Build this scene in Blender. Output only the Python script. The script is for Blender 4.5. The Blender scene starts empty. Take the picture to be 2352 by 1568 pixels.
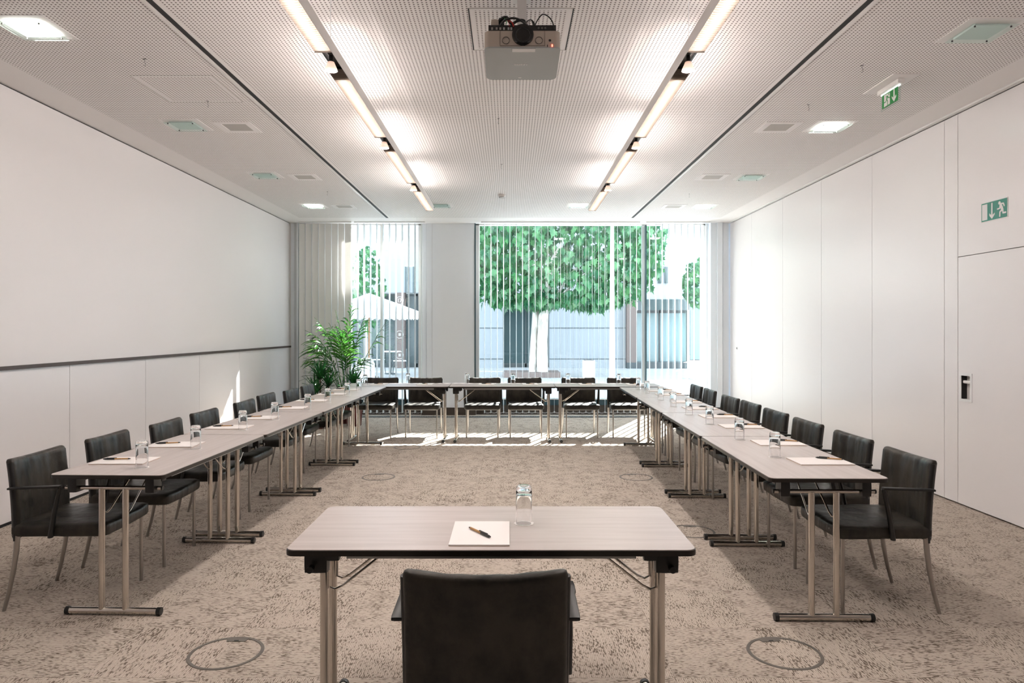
import bpy, bmesh, math, random
from mathutils import Vector, Matrix, noise
C = bpy.context.scene.collection
PI = math.pi
F = 1625.0; HC = 1.49; PX = 1171.0; PY = 757.0
ROOM_X = 3.83; CEIL = 3.35; BACK = 12.34; REAR = -2.6
def px_x(px, Y): return (px - PX) * Y / F
def py_z(py, Y): return HC - (py - PY) * Y / F

# ------------------------------------------------------------------ camera, world, sun, exposure
sc = bpy.context.scene
cd = bpy.data.cameras.new('camera'); cam = bpy.data.objects.new('camera', cd); C.objects.link(cam)
cam.location = (0, 0, HC); cam.rotation_euler = (PI/2, 0, 0)
cd.sensor_width = 36; cd.sensor_fit = 'HORIZONTAL'
cd.lens = F / 2352 * 36
cd.shift_x = (1176 - PX) / 2352; cd.shift_y = -(784 - PY) / 2352
cd.clip_start = 0.05; cd.clip_end = 300
sc.camera = cam
vs = sc.view_settings
sc.display_settings.display_device = 'sRGB'
vs.view_transform = 'Standard'; vs.look = 'None'; vs.gamma = 1; vs.use_curve_mapping = False
vs.exposure = 1.30
W = bpy.data.worlds.new('sky'); sc.world = W; W.use_nodes = True
bg = W.node_tree.nodes['Background']
bg.inputs[0].default_value = (0.76, 0.89, 1.0, 1); bg.inputs[1].default_value = 2.8
sd = bpy.data.lights.new('sun', 'SUN'); sd.energy = 32; sd.angle = math.radians(0.55); sd.color = (1, 0.97, 0.92)
sun = bpy.data.objects.new('sun', sd); C.objects.link(sun)
sun.rotation_euler = Vector((-0.44, -1, -0.955)).to_track_quat('-Z', 'Y').to_euler()
sun.location = (8, 30, 20)
def portal(name, x0, x1, z0, z1, y):
    l = bpy.data.lights.new(name, 'AREA'); l.shape = 'RECTANGLE'; l.size = x1-x0; l.size_y = z1-z0
    l.cycles.is_portal = True
    o = bpy.data.objects.new(name, l); C.objects.link(o)
    o.location = ((x0+x1)/2, y, (z0+z1)/2); o.rotation_euler = (-PI/2, 0, 0)
portal('daylight_portal', -2.8, -1.5, .2, 3.34, 12.62)
portal('daylight_portal', -.55, 3.5, .2, 3.34, 12.62)

# ------------------------------------------------------------------ materials
def mat(name, col=(.8,.8,.8), rough=.5, metal=0, **k):
    m = bpy.data.materials.new(name); m.use_nodes = True
    b = m.node_tree.nodes['Principled BSDF']
    b.inputs['Base Color'].default_value = (*col, 1); b.inputs['Roughness'].default_value = rough
    b.inputs['Metallic'].default_value = metal
    for kk, v in k.items():
        b.inputs[kk.replace('_', ' ')].default_value = v
    return m
def N(m, t, **k):
    n = m.node_tree.nodes.new(t)
    for a, v in k.items(): setattr(n, a, v)
    return n
def L(m, a, b): m.node_tree.links.new(a, b)
def bsdf(m): return m.node_tree.nodes['Principled BSDF']
def math_n(m, op, a, b=None, c=None, clamp=False):
    n = N(m, 'ShaderNodeMath', operation=op); n.use_clamp = clamp
    for i, v in enumerate((a, b, c)):
        if v is None: continue
        if isinstance(v, (int, float)): n.inputs[i].default_value = v
        else: L(m, v, n.inputs[i])
    return n.outputs[0]
def mix_n(m, fac, a, b):
    n = N(m, 'ShaderNodeMix', data_type='RGBA')
    for s, v in ((n.inputs['Factor'], fac), (n.inputs['A'], a), (n.inputs['B'], b)):
        if isinstance(v, (int, float)): s.default_value = v
        elif isinstance(v, tuple): s.default_value = (*v, 1)
        else: L(m, v, s)
    return n.outputs['Result']
def ramp(m, fac, stops):
    n = N(m, 'ShaderNodeValToRGB'); L(m, fac, n.inputs[0])
    e = n.color_ramp.elements
    while len(e) < len(stops): e.new(.5)
    for i, (p, c) in enumerate(stops): e[i].position = p; e[i].color = (*c, 1) if len(c) == 3 else c
    return n.outputs[0]
def noise_n(m, scale, vec=None, detail=2, dims=None, rough=.5):
    n = N(m, 'ShaderNodeTexNoise'); n.inputs['Scale'].default_value = scale; n.inputs['Detail'].default_value = detail
    n.inputs['Roughness'].default_value = rough
    if vec is not None: L(m, vec, n.inputs['Vector'])
    return n.outputs['Fac']
def mapped(m, scale=(1,1,1), kind='Object'):
    t = N(m, 'ShaderNodeTexCoord'); p = N(m, 'ShaderNodeMapping'); p.inputs['Scale'].default_value = scale
    L(m, t.outputs[kind], p.inputs['Vector']); return p.outputs[0]
def bump(m, h, strength=.3, dist=.01):
    n = N(m, 'ShaderNodeBump'); n.inputs['Strength'].default_value = strength; n.inputs['Distance'].default_value = dist
    L(m, h, n.inputs['Height']); L(m, n.outputs[0], bsdf(m).inputs['Normal'])

M = {}
M['wall'] = mat('white_wall_paint', (.84,.805,.80), .42)
M['panel'] = mat('white_panel_laminate', (.83,.80,.80), .30)
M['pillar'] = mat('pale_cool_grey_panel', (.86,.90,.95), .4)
M['rear'] = mat('grey_rear_wall', (.25,.24,.235), .6)
M['plain_ceiling'] = mat('white_ceiling_paint', (.88,.855,.845), .6)
M['black_gap'] = mat('black_gap', (.012,.012,.012), .7)
M['white_metal'] = mat('white_lacquered_metal', (.78,.76,.74), .35)
M['grey_metal'] = mat('grey_anodised_metal', (.42,.43,.43), .35, .7)
M['alu'] = mat('brushed_aluminium', (.62,.63,.64), .3, .9)
M['rail'] = mat('dark_stained_wood_rail', (.065,.042,.034), .5)
M['black_plastic'] = mat('black_plastic', (.012,.012,.012), .38)
M['chrome'] = mat('chrome_tube', (.62,.58,.53), .16, 1)
M['steel'] = mat('satin_steel_tube', (.40,.38,.36), .28, 1)
M['paper'] = mat('white_paper', (.84,.80,.78), .7)
M['card'] = mat('brown_card', (.42,.24,.12), .7)
M['kraft'] = mat('kraft_paper', (.45,.25,.10), .6)
M['edge'] = mat('dark_table_edge', (.014,.010,.007), .32)
M['plinth'] = mat('dark_brown_plinth', (.07,.055,.045), .85)
M['steel_sill'] = mat('dark_blue_grey_frame', (.02,.06,.075), .4)
M['grille'] = mat('dark_grille', (.03,.05,.06), .4, .5)
M['spot_glass'] = None
M['green_glass'] = mat('greenish_frosted_glass', (.66,.74,.72), .25)
M['vent_grey'] = mat('vent_grey', (.50,.48,.45), .6)
M['sign_teal'] = mat('teal_sign_green', (.0,.21,.145), .35)
M['sign_green'] = mat('green_sign', (.0,.24,.04), .3)
M['sign_white'] = mat('sign_white', (.75,.73,.72), .4)
M['clear'] = None
M['soil'] = mat('dark_soil', (.03,.02,.015), .9)
M['pot'] = mat('dark_red_glazed_pot', (.10,.018,.015), .35)
M['leaf'] = mat('palm_leaf', (.07,.20,.035), .35, Subsurface_Weight=0.0)
M['leaf_dark'] = mat('dark_leaf', (.015,.075,.02), .3)
M['stem'] = mat('green_stem', (.16,.25,.06), .5)
M['trunk'] = mat('brown_stem', (.10,.07,.045), .8)
M['proj_body'] = mat('projector_beige_grey', (.44,.38,.32), .45)
M['proj_top'] = mat('projector_pale_grey', (.36,.385,.39), .3)
M['lens'] = mat('projector_lens_glass', (.004,.004,.004), .08)
M['logo_white'] = mat('logo_white', (.8,.8,.8), .5)
M['cable_red'] = mat('red_cable', (.5,.01,.01), .4)
M['cable_green'] = mat('green_cable', (.02,.3,.08), .4)
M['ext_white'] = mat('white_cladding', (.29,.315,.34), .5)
M['ext_brown'] = mat('brown_column', (.15,.115,.105), .6)
M['ext_dark'] = mat('dark_exterior_frame', (.045,.06,.065), .4)
M['ext_glass'] = mat('pale_exterior_glass', (.17,.25,.265), .15)
M['canvas'] = mat('white_canvas', (.8,.8,.8), .8)
M['wood_pole'] = mat('warm_wood_pole', (.35,.17,.08), .6)
M['ext_white_plastic'] = mat('white_planter_plastic', (.82,.82,.82), .4)
M['soffit'] = mat('white_soffit', (.8,.8,.8), .6)

def emit(name, col, s):
    m = mat(name, (.8,.8,.8), .5); b = bsdf(m)
    b.inputs['Emission Color'].default_value = (*col, 1); b.inputs['Emission Strength'].default_value = s
    return m
M['tube_light'] = emit('warm_tube_light', (1, .91, .87), 24)
M['panel_light'] = emit('cool_panel_light', (.97, 1, .93), 6)
M['spot_lamp'] = emit('warm_spot_lamp', (1, .85, .75), 3.0)
M['led_red'] = emit('red_led', (1, .08, .04), 6)
M['exit_glow'] = emit('exit_sign_tube', (.95, 1, .95), .9)

def thin_glass(name, tint=(.97,.99,.99), refl=.06, frost=0):
    m = bpy.data.materials.new(name); m.use_nodes = True; nt = m.node_tree; nt.nodes.clear()
    o = N(m, 'ShaderNodeOutputMaterial'); t = N(m, 'ShaderNodeBsdfTransparent'); t.inputs[0].default_value = (*tint, 1)
    g = N(m, 'ShaderNodeBsdfGlossy'); g.inputs['Roughness'].default_value = .02
    x = N(m, 'ShaderNodeMixShader'); x.inputs[0].default_value = refl
    L(m, t.outputs[0], x.inputs[1]); L(m, g.outputs[0], x.inputs[2]); L(m, x.outputs[0], o.inputs[0])
    return m
M['pane'] = thin_glass('window_glass')
M['clear'] = thin_glass('clear_acrylic', (.93,.97,.96), .10)
M['panel_glass'] = thin_glass('greenish_panel_glass', (.92,.98,.96), .14)
def real_glass():
    m = mat('drinking_glass', (1,1,1), 0.0); b = bsdf(m)
    b.inputs['Transmission Weight'].default_value = 1; b.inputs['IOR'].default_value = 1.46
    return m
M['glass'] = real_glass()
def slat_mat(name, col, tr):
    m = bpy.data.materials.new(name); m.use_nodes = True; nt = m.node_tree; nt.nodes.clear()
    o = N(m, 'ShaderNodeOutputMaterial'); d = N(m, 'ShaderNodeBsdfDiffuse'); d.inputs[0].default_value = (*col, 1)
    t = N(m, 'ShaderNodeBsdfTranslucent'); t.inputs[0].default_value = (*col, 1)
    x = N(m, 'ShaderNodeMixShader'); x.inputs[0].default_value = tr
    L(m, d.outputs[0], x.inputs[1]); L(m, t.outputs[0], x.inputs[2]); L(m, x.outputs[0], o.inputs[0])
    return m
M['slat'] = slat_mat('white_fabric_slat', (.80,.82,.82), .25)
M['slat_closed'] = slat_mat('grey_white_fabric_slat', (.84,.83,.81), .2)
M['spot_glass'] = slat_mat('frosted_shade_glass', (.85,.78,.74), .5)
M['louvre'] = slat_mat('satin_louvre_blade', (.22,.185,.155), .12)

# perforated ceiling board
m = M['perf'] = mat('perforated_ceiling_board', (.8,.78,.76), .6)
tc = N(m, 'ShaderNodeTexCoord'); sp = N(m, 'ShaderNodeSeparateXYZ'); L(m, tc.outputs['Object'], sp.inputs[0])
P = .025
def cell(v):
    f = math_n(m, 'FRACT', math_n(m, 'ADD', math_n(m, 'MULTIPLY', v, 1/P), 400.5)); return math_n(m, 'SUBTRACT', f, .5)
cx, cy = cell(sp.outputs[0]), cell(sp.outputs[1])
rr = math_n(m, 'SQRT', math_n(m, 'ADD', math_n(m, 'MULTIPLY', cx, cx), math_n(m, 'MULTIPLY', cy, cy)))
hole = math_n(m, 'LESS_THAN', rr, .225)
ax = math_n(m, 'ABSOLUTE', sp.outputs[0])
m1 = math_n(m, 'LESS_THAN', ax, 3.50)
m2 = math_n(m, 'LESS_THAN', sp.outputs[1], 11.76)
m3 = math_n(m, 'GREATER_THAN', math_n(m, 'ABSOLUTE', math_n(m, 'SUBTRACT', ax, 2.03)), .045)
hole = math_n(m, 'MULTIPLY', math_n(m, 'MULTIPLY', hole, m1), math_n(m, 'MULTIPLY', m2, m3))
L(m, mix_n(m, hole, (.90,.87,.855), (.10,.08,.065)), bsdf(m).inputs['Base Color'])

# carpet
m = M['carpet'] = mat('brown_beige_carpet_tiles', (.4,.35,.3), .95)
bsdf(m).inputs['Specular IOR Level'].default_value = .1
tc = N(m, 'ShaderNodeTexCoord'); sp = N(m, 'ShaderNodeSeparateXYZ'); L(m, tc.outputs['Object'], sp.inputs[0])
T = .508
tx = math_n(m, 'ADD', math_n(m, 'MULTIPLY', math_n(m, 'SUBTRACT', sp.outputs[0], .705), 1/T), 40)
ty = math_n(m, 'ADD', math_n(m, 'MULTIPLY', math_n(m, 'SUBTRACT', sp.outputs[1], 3.03), 1/T), 40)
ix, iy = math_n(m, 'FLOOR', tx), math_n(m, 'FLOOR', ty)
chk = math_n(m, 'MODULO', math_n(m, 'ADD', ix, iy), 2)
def comb(a, b, c=0):
    n = N(m, 'ShaderNodeCombineXYZ')
    for i, v in enumerate((a, b, c)):
        if isinstance(v, (int, float)): n.inputs[i].default_value = v
        else: L(m, v, n.inputs[i])
    return n.outputs[0]
tid = math_n(m, 'ADD', math_n(m, 'MULTIPLY', ix, 3.7), math_n(m, 'MULTIPLY', iy, 9.1))
mx = N(m, 'ShaderNodeMix', data_type='VECTOR'); L(m, chk, mx.inputs['Factor'])
L(m, comb(sp.outputs[0], sp.outputs[1], tid), mx.inputs[4]); L(m, comb(sp.outputs[1], sp.outputs[0], tid), mx.inputs[5])
uv = mx.outputs[1]
def smap(v, s):
    p = N(m, 'ShaderNodeMapping'); p.inputs['Scale'].default_value = s; L(m, v, p.inputs['Vector']); return p.outputs[0]
n1 = noise_n(m, 1, smap(uv, (40, 260, 1)), 1)
n2 = noise_n(m, 1, smap(uv, (42, 165, 1)), 2)
n3 = noise_n(m, 9, uv, 2)
su = N(m, 'ShaderNodeSeparateXYZ'); L(m, uv, su.inputs[0])
st = math_n(m, 'SINE', math_n(m, 'MULTIPLY', su.outputs[1], 2*PI/.0085))
s1 = ramp(m, n1, [(.36, (0,0,0)), (.60, (1,1,1))])
s2 = ramp(m, math_n(m, 'ADD', n2, math_n(m, 'MULTIPLY', math_n(m, 'SUBTRACT', n3, .5), .35)), [(.54, (0,0,0)), (.62, (1,1,1))])
base = mix_n(m, math_n(m, 'MULTIPLY', math_n(m, 'ADD', math_n(m, 'MULTIPLY', st, .5), .5), .55), (.62,.55,.48), (.29,.245,.20))
base = mix_n(m, math_n(m, 'MULTIPLY', s1, .45), base, (.40,.325,.265))
base = mix_n(m, math_n(m, 'MULTIPLY', s2, .78), base, (.070,.045,.028))
fx = math_n(m, 'MINIMUM', math_n(m, 'FRACT', tx), math_n(m, 'FRACT', ty))
base = mix_n(m, math_n(m, 'MULTIPLY', math_n(m, 'LESS_THAN', fx, .008), .22), base, (.15,.12,.10))
L(m, base, bsdf(m).inputs['Base Color'])
bump(m, math_n(m, 'ADD', n1, math_n(m, 'MULTIPLY', st, .3)), .5, .004)

# table laminate (pale grey oak, grain along local X)
m = M['laminate'] = mat('pale_oak_laminate', (.6,.52,.47), .34)
v = mapped(m, (1.1, 16, 1)); g1 = noise_n(m, 1.6, v, 5, rough=.6)
v2 = mapped(m, (3, 110, 1)); g2 = noise_n(m, 1, v2, 2)
c1 = ramp(m, g1, [(.30, (.44,.383,.365)), (.52, (.51,.450,.430)), (.75, (.555,.498,.480))])
L(m, mix_n(m, math_n(m, 'MULTIPLY', g2, .22), c1, (.42,.36,.335)), bsdf(m).inputs['Base Color'])

# leather: mottled, creased
def leather(name, base, hi):
    m = mat(name, base, .42); bsdf(m).inputs['Specular IOR Level'].default_value = .42
    oi = N(m, 'ShaderNodeObjectInfo')
    t = N(m, 'ShaderNodeTexCoord'); ad = N(m, 'ShaderNodeVectorMath', operation='ADD')
    rnd = N(m, 'ShaderNodeCombineXYZ'); 
    k = math_n(m, 'MULTIPLY', oi.outputs['Random'], 17)
    for i in range(3): L(m, k, rnd.inputs[i])
    L(m, t.outputs['Object'], ad.inputs[0]); L(m, rnd.outputs[0], ad.inputs[1])
    def mp(s):
        p = N(m, 'ShaderNodeMapping'); p.inputs['Scale'].default_value = s; L(m, ad.outputs[0], p.inputs['Vector']); return p.outputs[0]
    a = noise_n(m, 1, mp((7,7,6)), 6, rough=.68)
    b = noise_n(m, 1, mp((13,13,4.5)), 2)
    w = noise_n(m, 1, mp((7,7,7)), 4)
    f = noise_n(m, 1, mp((90,90,90)), 3)
    c = ramp(m, a, [(.35, base), (.62, hi)])
    c = mix_n(m, math_n(m, 'MULTIPLY', ramp(m, b, [(.55,(0,0,0)),(.75,(1,1,1))]), .28), c, tuple(min(1, x*2.0) for x in hi))
    L(m, c, bsdf(m).inputs['Base Color'])
    L(m, ramp(m, a, [(.3,(.30,.30,.30)),(.7,(.5,.5,.5))]), bsdf(m).inputs['Roughness'])
    h = math_n(m, 'ADD', math_n(m, 'ADD', math_n(m, 'MULTIPLY', b, 1.0), math_n(m, 'MULTIPLY', w, .8)), math_n(m, 'MULTIPLY', f, .08))
    bump(m, h, .55, .014)
    return m
M['leather'] = leather('dark_worn_leather', (.0045,.0043,.0038), (.036,.030,.022))
M['leather_edge'] = mat('black_leather_edge', (.007,.007,.007), .45)

# leaves with slight variation / translucency
def leafmat(name, c1, c2, tr):
    m = bpy.data.materials.new(name); m.use_nodes = True; nt = m.node_tree; nt.nodes.clear()
    o = N(m, 'ShaderNodeOutputMaterial')
    nz = N(m, 'ShaderNodeTexNoise'); nz.inputs['Scale'].default_value = 3
    t = N(m, 'ShaderNodeTexCoord'); L(m, t.outputs['Object'], nz.inputs['Vector'])
    c = ramp(m, nz.outputs['Fac'], [(.35, c1), (.65, c2)])
    d = N(m, 'ShaderNodeBsdfPrincipled'); L(m, c, d.inputs['Base Color']); d.inputs['Roughness'].default_value = .22
    tt = N(m, 'ShaderNodeBsdfTranslucent'); L(m, c, tt.inputs[0])
    x = N(m, 'ShaderNodeMixShader'); x.inputs[0].default_value = tr
    L(m, d.outputs[0], x.inputs[1]); L(m, tt.outputs[0], x.inputs[2]); L(m, x.outputs[0], o.inputs[0])
    return m
M['leaf'] = leafmat('palm_leaf_green', (.018,.10,.018), (.085,.25,.035), .25)
M['leaf_dark'] = leafmat('dark_green_leaf', (.010,.065,.022), (.035,.15,.04), .12)
M['tree_leaf'] = leafmat('plane_tree_leaf', (.016,.11,.05), (.09,.26,.10), .30)
m = M['bark'] = mat('mottled_plane_bark', (.5,.46,.4), .8)
L(m, ramp(m, noise_n(m, 1, mapped(m, (9,9,4)), 3), [(.40,(.42,.38,.34)),(.5,(.62,.59,.54)),(.62,(.78,.76,.72))]), bsdf(m).inputs['Base Color'])
m = M['paving'] = mat('pale_stone_paving', (.7,.7,.7), .7)
br = N(m, 'ShaderNodeTexBrick'); L(m, mapped(m, (1,1,1)), br.inputs['Vector'])
br.inputs['Scale'].default_value = 1; br.inputs['Brick Width'].default_value = 1.2; br.inputs['Row Height'].default_value = .6
br.inputs['Mortar Size'].default_value = .008; br.inputs['Color1'].default_value = (.33,.34,.35,1); br.inputs['Color2'].default_value = (.30,.31,.32,1); br.inputs['Mortar'].default_value = (.15,.16,.17,1)
L(m, br.outputs['Color'], bsdf(m).inputs['Base Color'])

# ------------------------------------------------------------------ mesh builder
class MB:
    def __init__(s): s.v = []; s.f = []; s.mi = []; s.mat = 0
    def add(s, vs, fs):
        o = len(s.v); s.v += [tuple(p) for p in vs]; s.f += [tuple(i+o for i in f) for f in fs]; s.mi += [s.mat]*len(fs); return s
    def box(s, x0, x1, y0, y1, z0, z1):
        return s.add([(x0,y0,z0),(x1,y0,z0),(x1,y1,z0),(x0,y1,z0),(x0,y0,z1),(x1,y0,z1),(x1,y1,z1),(x0,y1,z1)],
                     [(0,3,2,1),(4,5,6,7),(0,1,5,4),(1,2,6,5),(2,3,7,6),(3,0,4,7)])
    def tube(s, pts, r, seg=10, caps=True, flat=1.0):
        pts = [Vector(p) for p in pts]; n = len(pts)
        rs = r if isinstance(r, (list, tuple)) else [r]*n
        vs = []; prev = None
        for i, p in enumerate(pts):
            t = (pts[min(i+1, n-1)] - pts[max(i-1, 0)]).normalized()
            if prev is None:
                u = Vector((0,0,1)) if abs(t.z) < .9 else Vector((0,1,0)); a = t.cross(u).normalized()
            else: a = (prev - t*prev.dot(t)).normalized()
            prev = a; b = t.cross(a)
            for k in range(seg):
                th = 2*PI*k/seg; vs.append(p + (a*math.cos(th) + b*math.sin(th)*flat)*rs[i])
        fs = [(i*seg+k, i*seg+(k+1)%seg, (i+1)*seg+(k+1)%seg, (i+1)*seg+k) for i in range(n-1) for k in range(seg)]
        if caps: fs += [tuple(reversed(range(seg))), tuple((n-1)*seg+k for k in range(seg))]
        return s.add(vs, fs)
    def lathe(s, prof, c=(0,0,0), seg=24, closed=False):
        n = len(prof); vs = []
        for r, z in prof:
            for k in range(seg): th = 2*PI*k/seg; vs.append((c[0]+r*math.cos(th), c[1]+r*math.sin(th), c[2]+z))
        rows = n if closed else n-1
        fs = [(i*seg+k, i*seg+(k+1)%seg, ((i+1)%n)*seg+(k+1)%seg, ((i+1)%n)*seg+k) for i in range(rows) for k in range(seg)]
        return s.add(vs, fs)
    def prism(s, poly, w0, w1, fn=lambda u, v, w: (u, v, w)):
        n = len(poly); vs = [fn(u, v, w0) for u, v in poly] + [fn(u, v, w1) for u, v in poly]
        fs = [tuple(reversed(range(n))), tuple(range(n, 2*n))] + [(i, (i+1)%n, n+(i+1)%n, n+i) for i in range(n)]
        return s.add(vs, fs)
    def rbox(s, c, size, r, n=(8,8,4), fn=None):
        hx, hy, hz = size[0]/2, size[1]/2, size[2]/2
        idx = {}; vs = []; fs = []
        def vert(i, j, k):
            key = (i, j, k)
            if key in idx: return idx[key]
            def co(i, n, h):
                t = i/n
                e = min(r*1.6/(2*h), .25)
                # denser near the ends
                return h*(2*t-1)
            p = Vector((co(i,n[0],hx), co(j,n[1],hy), co(k,n[2],hz)))
            q = Vector((max(-hx+r, min(hx-r, p.x)), max(-hy+r, min(hy-r, p.y)), max(-hz+r, min(hz-r, p.z))))
            d = p-q
            if d.length > 1e-9:
                p = q + d.normalized()*r
            if fn: p = Vector(fn(p.x, p.y, p.z))
            p = p + Vector(c)
            idx[key] = len(vs); vs.append(p); return idx[key]
        for a in range(n[0]):
            for b in range(n[1]):
                fs.append((vert(a,b,0), vert(a,b+1,0), vert(a+1,b+1,0), vert(a+1,b,0)))
                fs.append((vert(a,b,n[2]), vert(a+1,b,n[2]), vert(a+1,b+1,n[2]), vert(a,b+1,n[2])))
        for a in range(n[0]):
            for b in range(n[2]):
                fs.append((vert(a,0,b), vert(a+1,0,b), vert(a+1,0,b+1), vert(a,0,b+1)))
                fs.append((vert(a,n[1],b), vert(a,n[1],b+1), vert(a+1,n[1],b+1), vert(a+1,n[1],b)))
        for a in range(n[1]):
            for b in range(n[2]):
                fs.append((vert(0,a,b), vert(0,a,b+1), vert(0,a+1,b+1), vert(0,a+1,b)))
                fs.append((vert(n[0],a,b), vert(n[0],a+1,b), vert(n[0],a+1,b+1), vert(n[0],a,b+1)))
        return s.add(vs, fs)
    def build(s, name, mats, parent=None, smooth=None, loc=None, label=None):
        me = bpy.data.meshes.new(name); me.from_pydata(s.v, [], s.f); me.update()
        if not isinstance(mats, (list, tuple)): mats = [mats]
        for x in mats: me.materials.append(x)
        if len(mats) > 1: me.polygons.foreach_set('material_index', s.mi)
        if smooth is not None:
            me.polygons.foreach_set('use_smooth', [True]*len(me.polygons)); me.set_sharp_from_angle(angle=math.radians(smooth))
        o = bpy.data.objects.new(name, me); C.objects.link(o)
        if parent: o.parent = parent
        if loc: o.location = loc
        if label: o['label'] = label
        return o
def B(x0, x1, y0, y1, z0, z1): return MB().box(x0, x1, y0, y1, z0, z1)
def thing(name, label, cat, loc=(0,0,0), rz=0, group=None):
    o = bpy.data.objects.new(name, None); C.objects.link(o); o.empty_display_size = .1
    o.location = loc; o.rotation_euler = (0, 0, rz); return tag(o, label, cat, group)
def tag(o, label, cat, group=None, kind=None):
    o['label'] = label; o['category'] = cat
    if group: o['group'] = group
    if kind: o['kind'] = kind
    return o
def struct(o): o['kind'] = 'structure'; return o
def copy_tree(o, loc, rz, label=None, group=None):
    def rec(s, par):
        c = s.copy(); C.objects.link(c); c.parent = par
        for ch in list(s.children): rec(ch, c)
        return c
    r = rec(o, None); r.location = loc; r.rotation_euler = (0, 0, rz)
    if label: r['label'] = label
    if group: r['group'] = group
    return r
def rrect(hx, hy, r, seg=5):
    p = []
    for cx, cy, a in ((hx-r, hy-r, 0), (-hx+r, hy-r, PI/2), (-hx+r, -hy+r, PI), (hx-r, -hy+r, 1.5*PI)):
        for k in range(seg+1): t = a + PI/2*k/seg; p.append((cx+r*math.cos(t), cy+r*math.sin(t)))
    return p

# ------------------------------------------------------------------ room shell
struct(B(-ROOM_X-.3, ROOM_X+.3, REAR-.2, 12.5, -.08, 0).build('floor', M['carpet']))
struct(B(-ROOM_X-.3, ROOM_X+.3, REAR-.2, 12.53, CEIL, CEIL+.15).build('ceiling', [M['perf']]))
struct(B(-ROOM_X-.1, ROOM_X+.1, REAR-.15, REAR, 0, CEIL).build('wall_rear', M['rear']))
# left wall: plaster above, grooved panels below
RZ = 1.183
b = MB(); b.box(-ROOM_X-.2, -ROOM_X, REAR, 12.34, RZ+.03, CEIL-.012)
b.mat = 1; b.box(-ROOM_X-.2, -ROOM_X-.012, REAR, 12.34, 0, CEIL)
b.mat = 2; seams = [REAR] + [6.156-1.285*k for k in range(6, 0, -1)] + [6.156, 7.44, 8.73, 10.01, 11.30, 12.34]
for y0, y1 in zip(seams, seams[1:]):
    if y1-y0 > .1: b.box(-ROOM_X-.012, -ROOM_X, y0+.003, y1-.003, .022, RZ)
struct(b.build('wall_left', [M['wall'], M['black_gap'], M['panel']]))
struct(B(-ROOM_X-.01, -ROOM_X+.022, REAR, 12.32, RZ, RZ+.03).build('trim_1', M['rail']))
struct(B(-ROOM_X-.012, -ROOM_X+.004, REAR, 12.33, 0, .022).build('baseboard_left', M['black_gap']))
# right wall: movable partition panels
b = MB(); b.box(ROOM_X+.09, ROOM_X+.2, REAR, 12.34, 0, CEIL)
b.mat = 1
ys = [REAR, -.0, 1.23, 2.46, 3.69, 4.98]
for y0, y1 in zip(ys, ys[1:]): b.box(ROOM_X, ROOM_X+.07, y0+.003, y1-.003, .014, 3.331)
DY0, DY1 = 4.98, 6.048
b.box(ROOM_X, ROOM_X+.07, DY0+.003, DY1-.003, 2.113, 3.331)
ys = [6.048, 6.236, 7.48, 8.70, 9.93, 11.21, 12.30]
for y0, y1 in zip(ys, ys[1:]): b.box(ROOM_X, ROOM_X+.07, y0+.003, y1-.003, .014, 3.331)
struct(b.build('wall_right', [M['black_gap'], M['panel']]))
struct(B(ROOM_X-.045, ROOM_X-.005, REAR, 12.32, CEIL-.014, CEIL+.01).build('trim_2', M['white_metal']))
# door with recessed handle
HY0, HY1, HZ0, HZ1 = 5.86, 6.02, .885, 1.125
b = MB()
b.box(ROOM_X, ROOM_X+.07, DY0+.004, HY0+.02, .014, 2.107); b.box(ROOM_X, ROOM_X+.07, HY1-.02, DY1-.004, .014, 2.107)
b.box(ROOM_X, ROOM_X+.07, HY0+.02, HY1-.02, .014, HZ0+.02); b.box(ROOM_X, ROOM_X+.07, HY0+.02, HY1-.02, HZ1-.02, 2.107)
door = struct(b.build('door_1', M['panel']))
b = MB(); t = .014
b.box(ROOM_X-.005, ROOM_X+.002, HY0, HY1, HZ1-.022, HZ1); b.box(ROOM_X-.005, ROOM_X+.002, HY0, HY1, HZ0, HZ0+.022)
b.box(ROOM_X-.005, ROOM_X+.002, HY0, HY0+.022, HZ0+.022, HZ1-.022); b.box(ROOM_X-.005, ROOM_X+.002, HY1-.022, HY1, HZ0+.022, HZ1-.022)
hs = b.build('recess_frame', M['ext_white_plastic'], door)
B(ROOM_X+.045, ROOM_X+.05, HY0+.02, HY1-.02, HZ0+.02, HZ1-.02).build('recess_plate', M['white_metal'], door)
B(ROOM_X, ROOM_X+.045, HY1-.024, HY1-.02, HZ0+.02, HZ1-.02).build('recess_side', M['black_gap'], door)
b = MB(); b.tube([(ROOM_X+.045, HY0+.045, HZ1-.075), (ROOM_X+.015, HY0+.045, HZ1-.075)], .009)
b.rbox((ROOM_X+.012, HY0+.08, HZ1-.075), (.016, .10, .026), .007, (3,6,3))
b.build('door_handle', M['white_metal'], door, 40)
MB().tube([(ROOM_X+.045, HY0+.06, HZ0+.07), (ROOM_X+.028, HY0+.06, HZ0+.07)], .011).build('lock_cylinder', M['steel'], door, 40)
# small lock in the far partition panel
t = thing('panel_lock', 'small round metal lock set in the right white wall near the window', 'lock', (ROOM_X, px_x, 0) if 0 else (ROOM_X, 11.92, 1.18))
MB().tube([(0,0,0), (-.008,0,0)], .022, 20).build('rosette', M['alu'], t, 40)
MB().tube([(-.008,0,0), (-.011,0,0)], .011, 14).build('keyhole_disc', M['black_plastic'], t, 40)

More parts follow.
